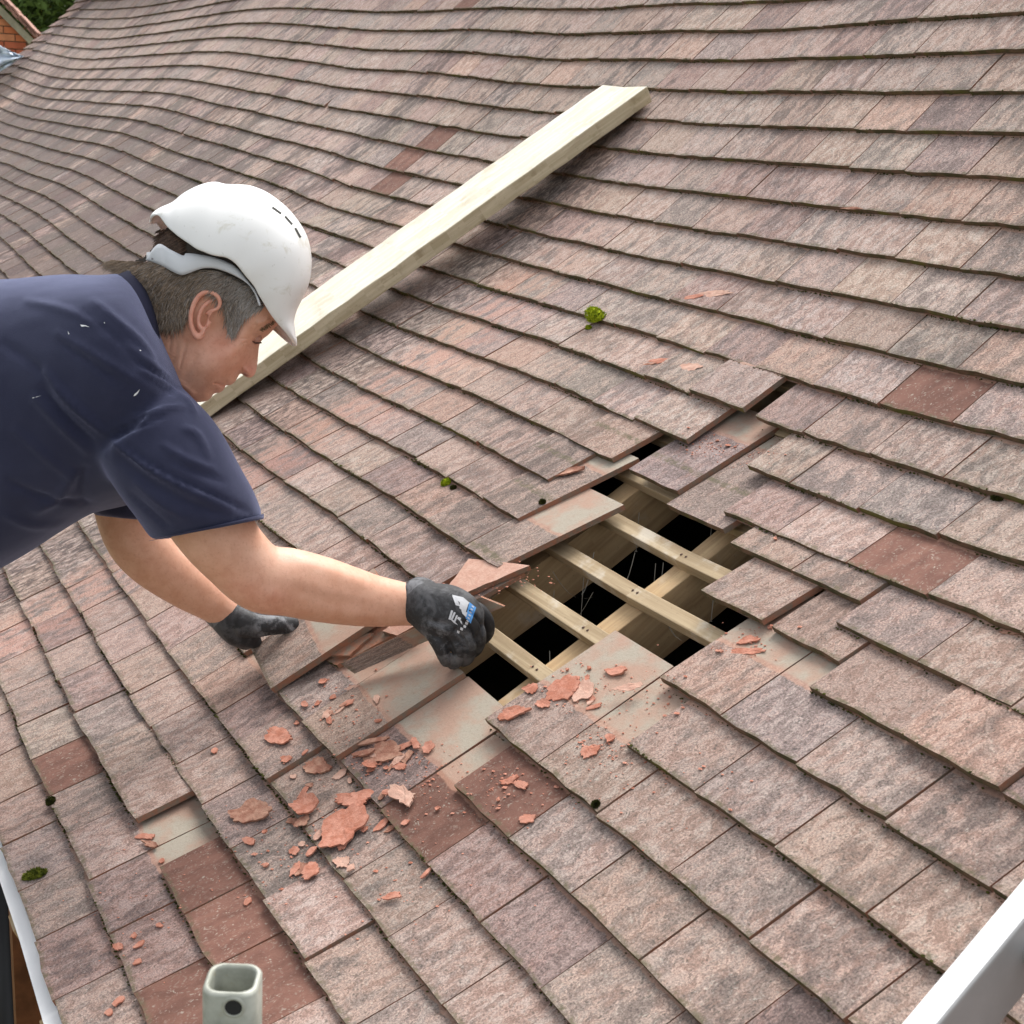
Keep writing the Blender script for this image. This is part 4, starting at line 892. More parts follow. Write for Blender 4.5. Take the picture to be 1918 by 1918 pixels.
def loft(sections, closed_ends=True):   # sections: lists of rings of equal length
    n = len(sections[0]); v = [p for s in sections for p in s]; f = []
    for k in range(len(sections) - 1):
        for i in range(n): f.append((k * n + i, k * n + (i + 1) % n, (k + 1) * n + (i + 1) % n, (k + 1) * n + i))
    if closed_ends: f.append(tuple(range(n - 1, -1, -1))); f.append(tuple(range((len(sections) - 1) * n, len(sections) * n)))
    return v, f
def tube(path, nring=None, n=20):
    # path rows: x, y, depth, r_in_picture (mm), r_in_depth (mm)
    p = cat(path, nring or len(path) * 5); c = np.array([WP(*q[:3]) for q in p]); secs = []
    for k in range(len(c)):
        d = _u(c[min(k + 1, len(c) - 1)] - c[max(k - 1, 0)]); view = _u(c[k] - OFF); a = _u(np.cross(d, view)); b = np.cross(d, a)
        secs.append([c[k] + (a * p[k, 3] * math.cos(t) + b * p[k, 4] * math.sin(t)) / 1000 for t in np.linspace(0, math.tau, n, endpoint=False)])
    # rounded ends
    def cap(ring, cc, d, rr_):
        return [[cc + (np.array(q) - cc) * math.cos(a) + d * rr_ * math.sin(a) for q in ring] for a in (.5, 1., 1.4)]
    r0, r1 = p[0, 3:5].min() / 1000 * .8, p[-1, 3:5].min() / 1000 * .8
    pre = cap(secs[0], c[0], -_u(c[1] - c[0]), r0)[::-1]; post = cap(secs[-1], c[-1], _u(c[-1] - c[-2]), r1)
    return loft(pre + secs + post)
def merge(parts):
    v, f = [], []
    for a, b in parts: o = len(v); v += list(a); f += [tuple(i + o for i in q) for q in b]
    return v, f
def remeshed(name, parts, voxel, mat, smooth=6, fac=.5):
    v, f = merge(parts); o = mesh_obj(name + '_tmp', v, f, mat)
    bm = bmesh.new(); bm.from_mesh(o.data); bmesh.ops.recalc_face_normals(bm, faces=bm.faces); bm.to_mesh(o.data); bm.free()
    m = o.modifiers.new('r', 'REMESH'); m.mode = 'VOXEL'; m.voxel_size = voxel; m.adaptivity = 0
    s = o.modifiers.new('s', 'SMOOTH'); s.iterations = smooth; s.factor = fac
    dg = bpy.context.evaluated_depsgraph_get(); me = bpy.data.meshes.new_from_object(o.evaluated_get(dg)); me.name = name
    bpy.data.objects.remove(o); no = bpy.data.objects.new(name, me); COL.objects.link(no); me.polygons.foreach_set('use_smooth', [True] * len(me.polygons))
    if not me.materials: me.materials.append(mat)
    return no
def verts(o): a = np.zeros(len(o.data.vertices) * 3); o.data.vertices.foreach_get('co', a); return a.reshape(-1, 3)
def setverts(o, a): o.data.vertices.foreach_set('co', np.asarray(a, np.float32).ravel()); o.data.update()
def normals(o):
    a = np.zeros(len(o.data.vertices) * 3); o.data.vertices.foreach_get('normal', a); return a.reshape(-1, 3)
def depth_mm(w): return ((np.asarray(w) - OFF) @ RW)[..., 2] * 1000
def seg_dist(q, poly):      # distance in px of points to a polyline and the position along it
    poly = np.asarray(poly, float); best = np.full(len(q), 1e9); tt = np.zeros(len(q)); L = len(poly) - 1
    for k in range(L):
        a, b = poly[k], poly[k + 1]; ab = b - a; t = np.clip(((q - a) @ ab) / (ab @ ab), 0, 1); d = np.hypot(*(q - a - t[:, None] * ab).T)
        m = d < best; best[m] = d[m]; tt[m] = (k + t[m]) / L
    return best, tt
def crease(o, lines, near=None):     # raise or sink folds: (points in photo, width px, height mm); only on the side turned to the viewer
    w = verts(o); n = normals(o); q = topix(w); view = (w - OFF); view /= np.linalg.norm(view, axis=1)[:, None]
    facing = np.clip(-(n * view).sum(1) * 2, 0, 1); dd = depth_mm(w); off = np.zeros(len(w))
    for pts, wd, h in lines:
        pp = cat(pts, len(pts) * 6); d, t = seg_dist(q, pp); taper = np.sin(np.clip(t, 0, 1) * math.pi) ** .5
        off += h * np.exp(-(d / wd) ** 2) * np.clip(taper, 0, 1)
    if near is not None: off *= (dd < near)
    setverts(o, w + n * (off * facing)[:, None] / 1000)

g = NG('skin'); at = g.n('Attribute'); at.attribute_name = 'skin'; co = objco(g)
c = g.mix(.55, at.outputs['Color'], g.mix(g.ramp(g.noise(co, 38, 5, .6), .3, .7), (.60, .29, .19), (.74, .43, .31)), 'MIX')
c = g.mix(g.math('MULTIPLY', g.ramp(g.noise(co, 210, 3, .6), .5, .75), .22), c, (.36, .13, .08))
g.b.inputs['Subsurface Weight'].default_value = .12; g.b.inputs['Subsurface Radius'].default_value = (.02, .007, .004); g.b.inputs['Subsurface Scale'].default_value = .4
g.bump(g.noise(co, 420, 4, .6), .25, .0012); M_SKIN = g.out(c, .48, .4)
g = NG('navy_polo_knit'); co = objco(g); 
wv_ = g.n('TexWave'); wv_.inputs['Scale'].default_value = 260; g.l(co, wv_.inputs['Vector'])
c = g.mix(g.ramp(g.noise(co, 7, 5, .6), .3, .7), (.018, .020, .045), (.030, .033, .066)); g.b.inputs['Sheen Weight'].default_value = .5; g.b.inputs['Sheen Roughness'].default_value = .5; g.b.inputs['Sheen Tint'].default_value = (.55, .6, .9, 1)
g.bump(g.math('ADD', g.noise(co, 900, 2, .6), g.math('MULTIPLY', g.noise(co, 26, 4, .6), 1.2)), .35, .0016); M_SHIRT = g.out(c, .85, .2)
g = NG('white_helmet'); co = objco(g); dirt = g.math('MULTIPLY', g.ramp(g.noise(co, 26, 6, .7, .5), .54, .70), .6)
c = g.mix(dirt, (.80, .80, .78), (.52, .49, .38)); c = g.mix(g.math('MULTIPLY', g.ramp(g.noise(co, 120, 3, .6), .66, .74), .25), c, (.35, .33, .28)); M_HELM = g.out(c, .32, .5)
M_BAND = plain('grey_harness_plastic', (.62, .64, .66), .4, .5, var=.04)
g = NG('black_work_glove'); co = objco(g); dust = g.math('MULTIPLY', g.ramp(g.noise(co, 30, 6, .68, .4), .44, .64), .62)
at = g.n('Attribute'); at.attribute_name = 'dusty'; dust = g.math('MULTIPLY', dust, at.outputs['Fac'])
c = g.mix(dust, (.026, .026, .028), (.27, .275, .29)); g.bump(g.noise(co, 700, 3, .6), .4, .001); M_GLOVE = g.out(c, .62, .35)
M_TROUS = plain('dark_work_trousers', (.02, .02, .024), .9, .2, bump=(40, .4, .004))
M_BOOT = plain('brown_boot', (.09, .05, .03), .7)

D0 = 2230.
AXV = _u(WP(410, 600, D0) - OFF)
def HP(x, y, w): return WP(x, y, D0) - AXV * w / 1000     # w: mm towards the viewer from the head's own middle plane

BODY = empty('person', (0, 0, 0)); tag(BODY, 'man in navy polo shirt, white hard hat and black gloves bending over the tiles', 'person')

def head():
    outline = [(519, 609), (512, 617), (503, 627), (495, 633), (490, 638), (487, 643), (485, 650), (484, 660), (483, 670), (482, 682), (480, 694), (476, 703), (468, 707.5), (459, 705), (452, 700), (448, 702), (445, 707), (441, 714), (436, 718.5), (430, 721.5), (423, 722), (421, 726), (418, 731), (411, 735.5), (404, 736.5), (399, 739), (396, 744), (389, 750), (380, 752.5), (368, 753), (353, 749), (336, 735), (318, 722), (305, 716), (285, 700), (250, 660), (228, 600), (222, 545), (242, 506), (280, 486), (312, 440), (360, 400), (440, 392), (505, 420), (540, 475), (550, 530), (542, 575), (528, 597)]
    ctr = np.array([402., 622.]); dense = cat(outline, 900, True)
    ang = np.unwrap(np.arctan2(dense[:, 1] - ctr[1], dense[:, 0] - ctr[0])); rad = np.hypot(*(dense - ctr).T)
    NA, NR = 300, 84
    idx = np.linspace(0, 900, NA, endpoint=False).astype(int); B = dense[idx]
    cp = [(375, 590, 74), (400, 660, 60), (440, 640, 55), (458, 655, 46), (474, 642, 36), (488, 630, 30), (470, 600, 62), (508, 600, 44), (478, 697, 11), (462, 690, 17), (468, 668, 17), (476, 655, 14), (443, 708, 25), (425, 718, 24), (432, 700, 36), (410, 728, 26), (415, 705, 42), (370, 700, 56), (385, 742, 26), (400, 725, 34), (330, 690, 56), (350, 730, 44), (300, 640, 58), (290, 690, 50), (260, 560, 62), (240, 620, 55), (450, 450, 76), (350, 450, 76), (300, 520, 74), (400, 530, 79), (500, 520, 70), (345, 600, 72)]
    s_ = np.linspace(0, 1, NR + 1)[1:]; s_ = 1 - (1 - s_) ** 1.6
    pts = np.concatenate([[ctr]] + [ctr + (B - ctr) * q for q in s_]); 
    w = rbf([c[:2] for c in cp], [c[2] for c in cp], pts, 34.)
    # distance to the outline
    dm = np.array([np.hypot(*(dense[::3] - p).T).min() for p in pts]); edge = 20.
    small = np.clip(w / 26., .35, 1.); e = np.clip(dm / (edge * (.5 + .5 * small)), 0, 1); w = w * np.sqrt(1 - (1 - e) ** 2 + 1e-9)
    def add(poly, wd, h, tap=True):
        nonlocal w
        pp = cat(poly, len(poly) * 6); d, t = seg_dist(pts, pp); w = w + h * np.exp(-(d / wd) ** 2) * (np.clip(np.sin(t * math.pi), 0, 1) ** .4 if tap else 1.)
    def bump(x, y, rx, ry, h, rot=0):
        nonlocal w
        c_, s__ = math.cos(R(rot)), math.sin(R(rot)); dx, dy = pts[:, 0] - x, pts[:, 1] - y; a = dx * c_ + dy * s__; b = -dx * s__ + dy * c_
        w = w + h * np.exp(-(a / rx) ** 2 - (b / ry) ** 2)
    # eye: brow ridge, socket, lids
    add([(502, 596), (490, 604), (478, 606)], 6, 4.5); bump(482, 629, 7, 8, -5); bump(484, 634, 4.5, 5, 5.0)
    add([(491, 637), (484, 641), (476, 640), (470, 636)], 1.8, -3.0); add([(490, 626), (482, 625), (474, 629)], 1.8, -2.2)
    add([(478, 648), (470, 650), (463, 648)], 2.6, -1.8); add([(462, 640), (455, 642), (448, 646)], 1.5, -.8); add([(462, 634), (454, 633), (447, 634)], 1.5, -.8)
    # nose wing and nostril
    bump(462, 693, 7, 6, 5.5); add([(452, 686), (453, 693), (457, 698)], 2.2, -4); bump(459, 701, 4.0, 2.4, -7, 15)
    add([(452, 690), (444, 699), (436, 710)], 3., -2.2)
    # mouth
    add([(424, 722), (416, 720), (408, 717), (402, 716)], 2.1, -4.2, False); bump(428, 713, 7, 5, 2.2); bump(412, 728, 6, 4, 2.6); bump(400, 732, 5, 3, -2)
    bump(430, 655, 26, 20, 3.5); bump(350, 690, 22, 26, 2.5); add([(372, 660), (355, 690), (345, 712)], 7, -2.0); add([(318, 718), (345, 722), (365, 738)], 5, 1.5)
    # neck creases
    for ln in ([(335, 640), (328, 670), (314, 700)], [(352, 636), (345, 662), (338, 690)], [(322, 630), (320, 660), (309, 700)]): add(ln, 1.8, -2.4)
    n1 = len(pts); V3 = [HP(p[0], p[1], max(q, 0)) for p, q in zip(pts, w)] + [HP(p[0], p[1], -max(q, 0)) for p, q in zip(pts, w)]
    f = []
    for side in (0, 1):
        o_ = side * n1; T = lambda r_, a: o_ + 1 + r_ * NA + (a % NA)
        for a in range(NA): q = (o_, T(0, a), T(0, a + 1)); f.append(q if side else q[::-1])
        for r_ in range(NR - 1):
            for a in range(NA): q = (T(r_, a), T(r_ + 1, a), T(r_ + 1, a + 1), T(r_, a + 1)); f.append(q if side else q[::-1])
    for a in range(NA):
        q = (1 + (NR - 1) * NA + a, 1 + (NR - 1) * NA + (a + 1) % NA, n1 + 1 + (NR - 1) * NA + (a + 1) % NA, n1 + 1 + (NR - 1) * NA + a); f.append(q[::-1])
    # skin colour per vertex; the nostril's shade is painted in dark
    col = np.tile(np.array([.70, .37, .25]), (n1, 1))
    def paint(x, y, r_, cc, k):
        nonlocal col
        d = np.hypot(pts[:, 0] - x, pts[:, 1] - y); a = (k * np.exp(-(d / r_) ** 2))[:, None]; col = col * (1 - a) + np.array(cc) * a
    paint(418, 655, 40, (.72, .25, .16), .75); paint(470, 692, 14, (.66, .19, .14), .8); paint(330, 660, 40, (.60, .27, .17), .6); paint(380, 735, 30, (.42, .25, .18), .5); paint(350, 715, 30, (.45, .26, .19), .5)
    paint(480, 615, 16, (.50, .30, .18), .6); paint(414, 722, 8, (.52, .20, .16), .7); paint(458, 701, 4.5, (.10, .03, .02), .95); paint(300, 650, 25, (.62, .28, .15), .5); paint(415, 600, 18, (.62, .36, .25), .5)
    return V3, f, np.concatenate([col, col]), pts[:n1], w
HV, HF, HC, HPTS, HW = head()
def head_w(x, y):
    k = ((HPTS - [x, y]) ** 2).sum(1).argmin(); return HW[k]

# arms: near (right) arm and far (left) arm, one continuous surface with the shoulders
armR = [(262, 800, 2160, 46, 44), (322, 892, 2150, 52, 48), (395, 985, 2165, 57, 52), (440, 1040, 2190, 53, 48), (487, 1083, 2205, 51, 46), (540, 1090, 2225, 52, 46), (610, 1106, 2255, 50, 42), (690, 1124, 2285, 42, 36), (752, 1131, 2310, 35, 30), (790, 1136, 2325, 32, 27)]
armL = [(250, 760, 2450, 48, 46), (238, 900, 2480, 58, 54), (246, 985, 2490, 53, 50), (280, 1040, 2500, 50, 46), (345, 1092, 2525, 43, 40), (400, 1130, 2548, 34, 32), (432, 1153, 2562, 29, 28)]
core = [(330, 660, 2250, 58, 56), (290, 690, 2255, 66, 66), (230, 740, 2290, 110, 110), (120, 770, 2300, 115, 120), (-60, 820, 2300, 120, 125), (-250, 880, 2300, 120, 130)]
sk = remeshed('body', [tube(armR, 60, 28), tube(armL, 46, 24), tube(core, 40, 28)], .0065, M_SKIN, 5, .5)
crease(sk, [([(560, 1050), (620, 1070), (700, 1100)], 12, 2.0), ([(540, 1098), (600, 1120), (680, 1133)], 7, -2.2), ([(505, 1105), (512, 1125)], 9, 4.0), ([(560, 1140), (640, 1150), (720, 1152)], 9, 1.6), ([(230, 1020), (290, 1070)], 8, 1.2), ([(408, 1150), (398, 1140)], 4, -1)])
av = verts(sk); aq = topix(av); acol = np.tile(np.array([.74, .43, .29]), (len(av), 1))
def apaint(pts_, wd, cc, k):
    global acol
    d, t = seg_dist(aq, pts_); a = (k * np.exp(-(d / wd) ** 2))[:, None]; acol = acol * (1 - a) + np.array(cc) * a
apaint([(440, 1100), (510, 1120)], 28, (.66, .27, .18), .7); apaint([(560, 1160), (740, 1165)], 18, (.55, .30, .17), .6); apaint([(360, 1020), (600, 1050)], 26, (.74, .52, .40), .6); apaint([(200, 1000), (300, 1100), (400, 1150)], 30, (.58, .32, .19), .6)  # red elbow; lighter arm top, darker undersides: shading put into the colour
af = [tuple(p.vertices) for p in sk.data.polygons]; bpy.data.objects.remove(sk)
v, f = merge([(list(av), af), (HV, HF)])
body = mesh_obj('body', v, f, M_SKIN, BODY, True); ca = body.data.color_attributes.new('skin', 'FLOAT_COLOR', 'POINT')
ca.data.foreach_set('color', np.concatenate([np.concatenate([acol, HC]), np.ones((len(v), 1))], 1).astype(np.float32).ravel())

# ear
def ear():
    ps = []
    K = 9.5; SC = .86
    def T(path): return tube_w(path)
    rim = [(388, 590, 6, 3.6), (398, 583, 8, 3.4), (410, 580, 9, 3.2), (415.5, 571, 10, 3.6), (413.5, 559, 12, 4.2), (404, 550, 14, 4.6), (391, 547, 15, 4.8), (377, 552, 16, 4.8), (365, 567, 16, 4.6), (358, 587, 15, 4.4), (357, 605, 13, 4.3), (361, 622, 10, 4.8), (368, 633, 8, 6.0), (376, 634, 6, 5.6), (382, 625, 5, 4.5)]
    anti = [(404, 562, 8, 2.6), (393, 566, 10, 3.6), (382, 576, 11, 4.0), (374, 592, 11, 4.0), (373, 608, 9, 3.8), (379, 618, 7, 4.4), (387, 619, 5, 3.6)]
    trag = [(396, 604, 4, 4.0), (391, 611, 7, 4.2), (389, 617, 5, 3.5)]
    out = []
    for path in (rim, anti, trag):
        p = cat(path, len(path) * 4); p[:, :2] = (p[:, :2] - [388, 592]) * [.90, .93] + [387, 591]; p[:, 3] *= .84; c = np.array([HP(q[0], q[1], 69 + q[2] * .9) for q in p]); secs = []
        for k in range(len(c)):
            d = _u(c[min(k + 1, len(c) - 1)] - c[max(k - 1, 0)]); a = _u(np.cross(d, AXV)); b = np.cross(d, a); r_ = p[k, 3] / 1000
            secs.append([c[k] + (a * math.cos(t) + b * math.sin(t)) * r_ for t in np.linspace(0, math.tau, 10, endpoint=False)])
        out.append(loft(secs))
    # conch: shallow bowl
    bp = cat([(390, 552), (406, 556), (411, 570), (400, 585), (392, 596), (388, 612), (381, 626), (368, 628), (361, 610), (362, 585), (372, 562)], 40, True)
    cc = np.array([386., 588.]); vv = [HP(cc[0] + 2, cc[1] + 4, 68)]; ff = []; 
    for r_, dep in ((.4, 69), (.72, 74), (1., 80)):
        for q in bp: z = cc + (q - cc) * r_; vv.append(HP(z[0], z[1], dep))
    for q in bp: z = cc + (q - cc) * 1.; vv.append(HP(z[0], z[1], 64))
    for a in range(40): ff.append((0, 1 + a, 1 + (a + 1) % 40))
    for r_ in range(3):
        for a in range(40): ff.append((1 + r_ * 40 + a, 1 + r_ * 40 + (a + 1) % 40, 1 + (r_ + 1) * 40 + (a + 1) % 40, 1 + (r_ + 1) * 40 + a))
    out.append((vv, ff)); v, f = merge(out); o = mesh_obj('ear', v, f, M_SKIN, BODY, True)
    s = o.modifiers.new('r', 'REMESH'); s.mode = 'VOXEL'; s.voxel_size = .0014; s2 = o.modifiers.new('s', 'SMOOTH'); s2.iterations = 9; s2.factor = .5
    dg = bpy.context.evaluated_depsgraph_get(); me = bpy.data.meshes.new_from_object(o.evaluated_get(dg)); o.modifiers.clear(); o.data = me
    bm = bmesh.new(); bm.from_mesh(me); bmesh.ops.recalc_face_normals(bm, faces=bm.faces); bm.to_mesh(me); bm.free(); me.polygons.foreach_set('use_smooth', [True] * len(me.polygons))
    if not me.materials: me.materials.append(M_SKIN)
    q = topix(verts(o)); cl = np.tile(np.array([.68, .27, .20]), (len(q), 1)); d = np.hypot(q[:, 0] - 386, q[:, 1] - 590); a = (.6 * np.exp(-(d / 11) ** 2))[:, None]; cl = cl * (1 - a) + np.array([.45, .12, .07]) * a  # ear skin, darkened towards the hollow: shade painted into the colour
    ca = me.color_attributes.new('skin', 'FLOAT_COLOR', 'POINT'); ca.data.foreach_set('color', np.concatenate([cl, np.ones((len(q), 1))], 1).astype(np.float32).ravel())
ear()
# eye and brow
o = mesh_obj('eye', *tube([(479, 634, D0 - 24, 8.5, 8.5), (481, 636, D0 - 24, 8.5, 8.5)], 4, 14), plain('eyelid', (.55, .27, .19), .5), BODY, True)
o = mesh_obj('lashes', *tube([(489.5, 642, D0 - 30, 1.0, 1.0), (484, 642.5, D0 - 34, 1.3, 1.3), (477, 641.5, D0 - 35, 1.2, 1.2), (471, 638, D0 - 35, .6, .6)], 14, 8), plain('lash_brown', (.06, .03, .02), .6), BODY, True)

# hair: a scalp cap and some thousands of strands
g = NG('grey_brown_hair'); at = g.n('Attribute'); at.attribute_name = 'hc'; g.out(at.outputs['Color'], .55, .35); M_HAIR = g.m
def hair():
    poly = cat([(208, 487), (232, 489), (262, 489), (292, 492), (318, 498), (342, 510), (372, 508), (420, 515), (455, 530), (480, 552), (494, 572), (480, 582), (462, 592), (450, 606), (440, 624), (430, 620), (423, 604), (421, 585), (418, 566), (405, 545), (390, 541), (374, 549), (360, 568), (352, 590), (349, 600), (338, 606), (318, 608), (300, 598), (288, 578), (272, 556), (252, 530), (236, 512), (216, 503)], 160, True)
    import itertools
    def inside(x, y):
        c = False; n = len(poly); j = n - 1
        for i in range(n):
            if (poly[i, 1] > y) != (poly[j, 1] > y) and x < (poly[j, 0] - poly[i, 0]) * (y - poly[i, 1]) / (poly[j, 1] - poly[i, 1]) + poly[i, 0]: c = not c
            j = i
        return c
    rr = random.Random(4)
    full = cat([(205, 490), (240, 490), (276, 474), (306, 430), (350, 400), (450, 420), (500, 520), (494, 572), (460, 592), (430, 600), (420, 570), (390, 541), (362, 560), (350, 590), (325, 600), (300, 590), (260, 540), (225, 506)], 120, True)
    def inside2(x, y):
        c = False; n = len(full); j = n - 1
        for i in range(n):
            if (full[i, 1] > y) != (full[j, 1] > y) and x < (full[j, 0] - full[i, 0]) * (y - full[i, 1]) / (full[j, 1] - full[i, 1]) + full[i, 0]: c = not c
            j = i
        return c
    # cap
    xs = np.arange(200, 502, 3.); ys = np.arange(400, 640, 3.); idx = {}; vv = []; ff = []
    for i, x in enumerate(xs):
        for j, y in enumerate(ys):
            if inside(x, y) or inside2(x, y): idx[i, j] = len(vv); vv.append(HP(x, y, head_w(x, y) * (1 if x > 245 else max(.2, (x - 205) / 40)) + 2.2))
    for (i, j), a in idx.items():
        if (i + 1, j) in idx and (i, j + 1) in idx and (i + 1, j + 1) in idx: ff.append((a, idx[i + 1, j], idx[i + 1, j + 1], idx[i, j + 1]))
    cap = mesh_obj('scalp_hair', vv, ff, M_HAIR, BODY, True); ca = cap.data.color_attributes.new('hc', 'FLOAT_COLOR', 'POINT'); ca.data.foreach_set('color', np.tile(np.array([.055, .042, .032, 1], np.float32), len(vv)))
    # combing direction
    cd = [((480, 565), (-.85, .5)), ((440, 540), (-.9, .35)), ((445, 600), (-.35, .95)), ((430, 580), (-.3, .95)), ((400, 525), (-.95, .3)), ((360, 540), (-.8, .6)), ((340, 580), (-.35, .95)), ((310, 580), (-.45, .9)), ((300, 530), (-.8, .6)), ((260, 505), (-.95, .3)), ((225, 493), (-1, .1)), ((350, 515), (-.9, .45)), ((275, 545), (-.55, .8)), ((320, 505), (-.9, .4))]
    dirs = lambda q: np.stack([rbf([c[0] for c in cd], [c[1][k] for c in cd], q, 45.) for k in (0, 1)], -1)
    seeds = []
    while len(seeds) < 6200:
        x, y = rr.uniform(205, 497), rr.uniform(485, 626)
        if inside(x, y): seeds.append((x, y))
    S_ = np.array(seeds); d0 = dirs(S_); vv, ff, cc = [], [], []
    for k, (x, y) in enumerate(seeds):
        L = rr.uniform(14, 30) if x < 420 else rr.uniform(8, 17); a = rr.gauss(0, .22) + .25 * noise.noise(Vector((x * .05, y * .05, 0))); dx, dy = _u(d0[k]); dx, dy = dx * math.cos(a) - dy * math.sin(a), dx * math.sin(a) + dy * math.cos(a)
        lift = rr.uniform(2, 5.5) * (1.3 if x < 300 else 1); wd = rr.uniform(.35, .8); prev = []
        grey = .5 + .5 * noise.noise(Vector((x * .08, y * .08, 3))) ; silver = min(1, max(0, (x - 375) / 80)) * .55 + .08
        base = np.array([.15, .105, .068]) * rr.uniform(.4, 1.8); gr_ = np.array([.46, .44, .42]) * rr.uniform(.7, 1.3)
        m = min(1, max(0, silver * (.35 + grey * .8) + rr.uniform(-.25, .25))); col = base * (1 - m) + gr_ * m
        if x < 262: col = col * .6 + np.array([.26, .19, .12]) * .5 * rr.uniform(.7, 1.5)
        cur = -.25 * rr.random(); pts_ = []
        for s in range(5):
            t = s / 4; px_, py_ = x + (dx * t + -dy * cur * t * t) * L, y + (dy * t + dx * cur * t * t) * L + 2 * t * t
            hw = head_w(px_, py_) * (1 if px_ > 245 else max(.15, (px_ - 200) / 45)); pts_.append((px_, py_, hw + 2 + lift * math.sin(t * 2.4) + 1.5 * t))
        b0 = len(vv)
        for s, (px_, py_, hw) in enumerate(pts_):
            wq = wd * (1 - (s / 4) ** 2 * .85); vv.append(HP(px_ - dy * wq, py_ + dx * wq, hw)); vv.append(HP(px_ + dy * wq, py_ - dx * wq, hw)); cc += [(*col, 1)] * 2
        for s in range(4): ff.append((b0 + 2 * s, b0 + 2 * s + 1, b0 + 2 * s + 3, b0 + 2 * s + 2))
    for k in range(90):      # eyebrow
        t = rr.random(); x, y = 486 + 24 * t + rr.gauss(0, 1.2), 617 - 14 * t + rr.gauss(0, 1.6); L = rr.uniform(4, 7); b0 = len(vv); col = np.array([.17, .11, .06]) * rr.uniform(.6, 1.5)
        for s in (0, .5, 1):
            hw = head_w(x + L * s * .6, y + L * s * .5) + 1.5
            vv += [HP(x + L * s * .6 - .3, y + L * s * .5 + .3, hw), HP(x + L * s * .6 + .3, y + L * s * .5 - .3, hw)]; cc += [(*col, 1)] * 2
        ff += [(b0, b0 + 1, b0 + 3, b0 + 2), (b0 + 2, b0 + 3, b0 + 5, b0 + 4)]
    for k in range(900):     # tuft behind the harness band, seen through the gap
        x, y = rr.uniform(300, 352), rr.uniform(428, 484); L = rr.uniform(8, 20); b0 = len(vv); col = np.array([.10, .06, .04]) * rr.uniform(.4, 1.6)
        for s in (0, .5, 1): vv += [HP(x - L * s * .8 - .3, y + L * s * .45, head_w(x, y) + 3 + 4 * s), HP(x - L * s * .8 + .3, y + L * s * .45 + .8, head_w(x, y) + 3 + 4 * s)]; cc += [(*col, 1)] * 2
        ff += [(b0, b0 + 1, b0 + 3, b0 + 2), (b0 + 2, b0 + 3, b0 + 5, b0 + 4)]
    o = mesh_obj('hair', vv, ff, M_HAIR, BODY); ca = o.data.color_attributes.new('hc', 'FLOAT_COLOR', 'POINT'); ca.data.foreach_set('color', np.array(cc, np.float32).ravel())
hair()

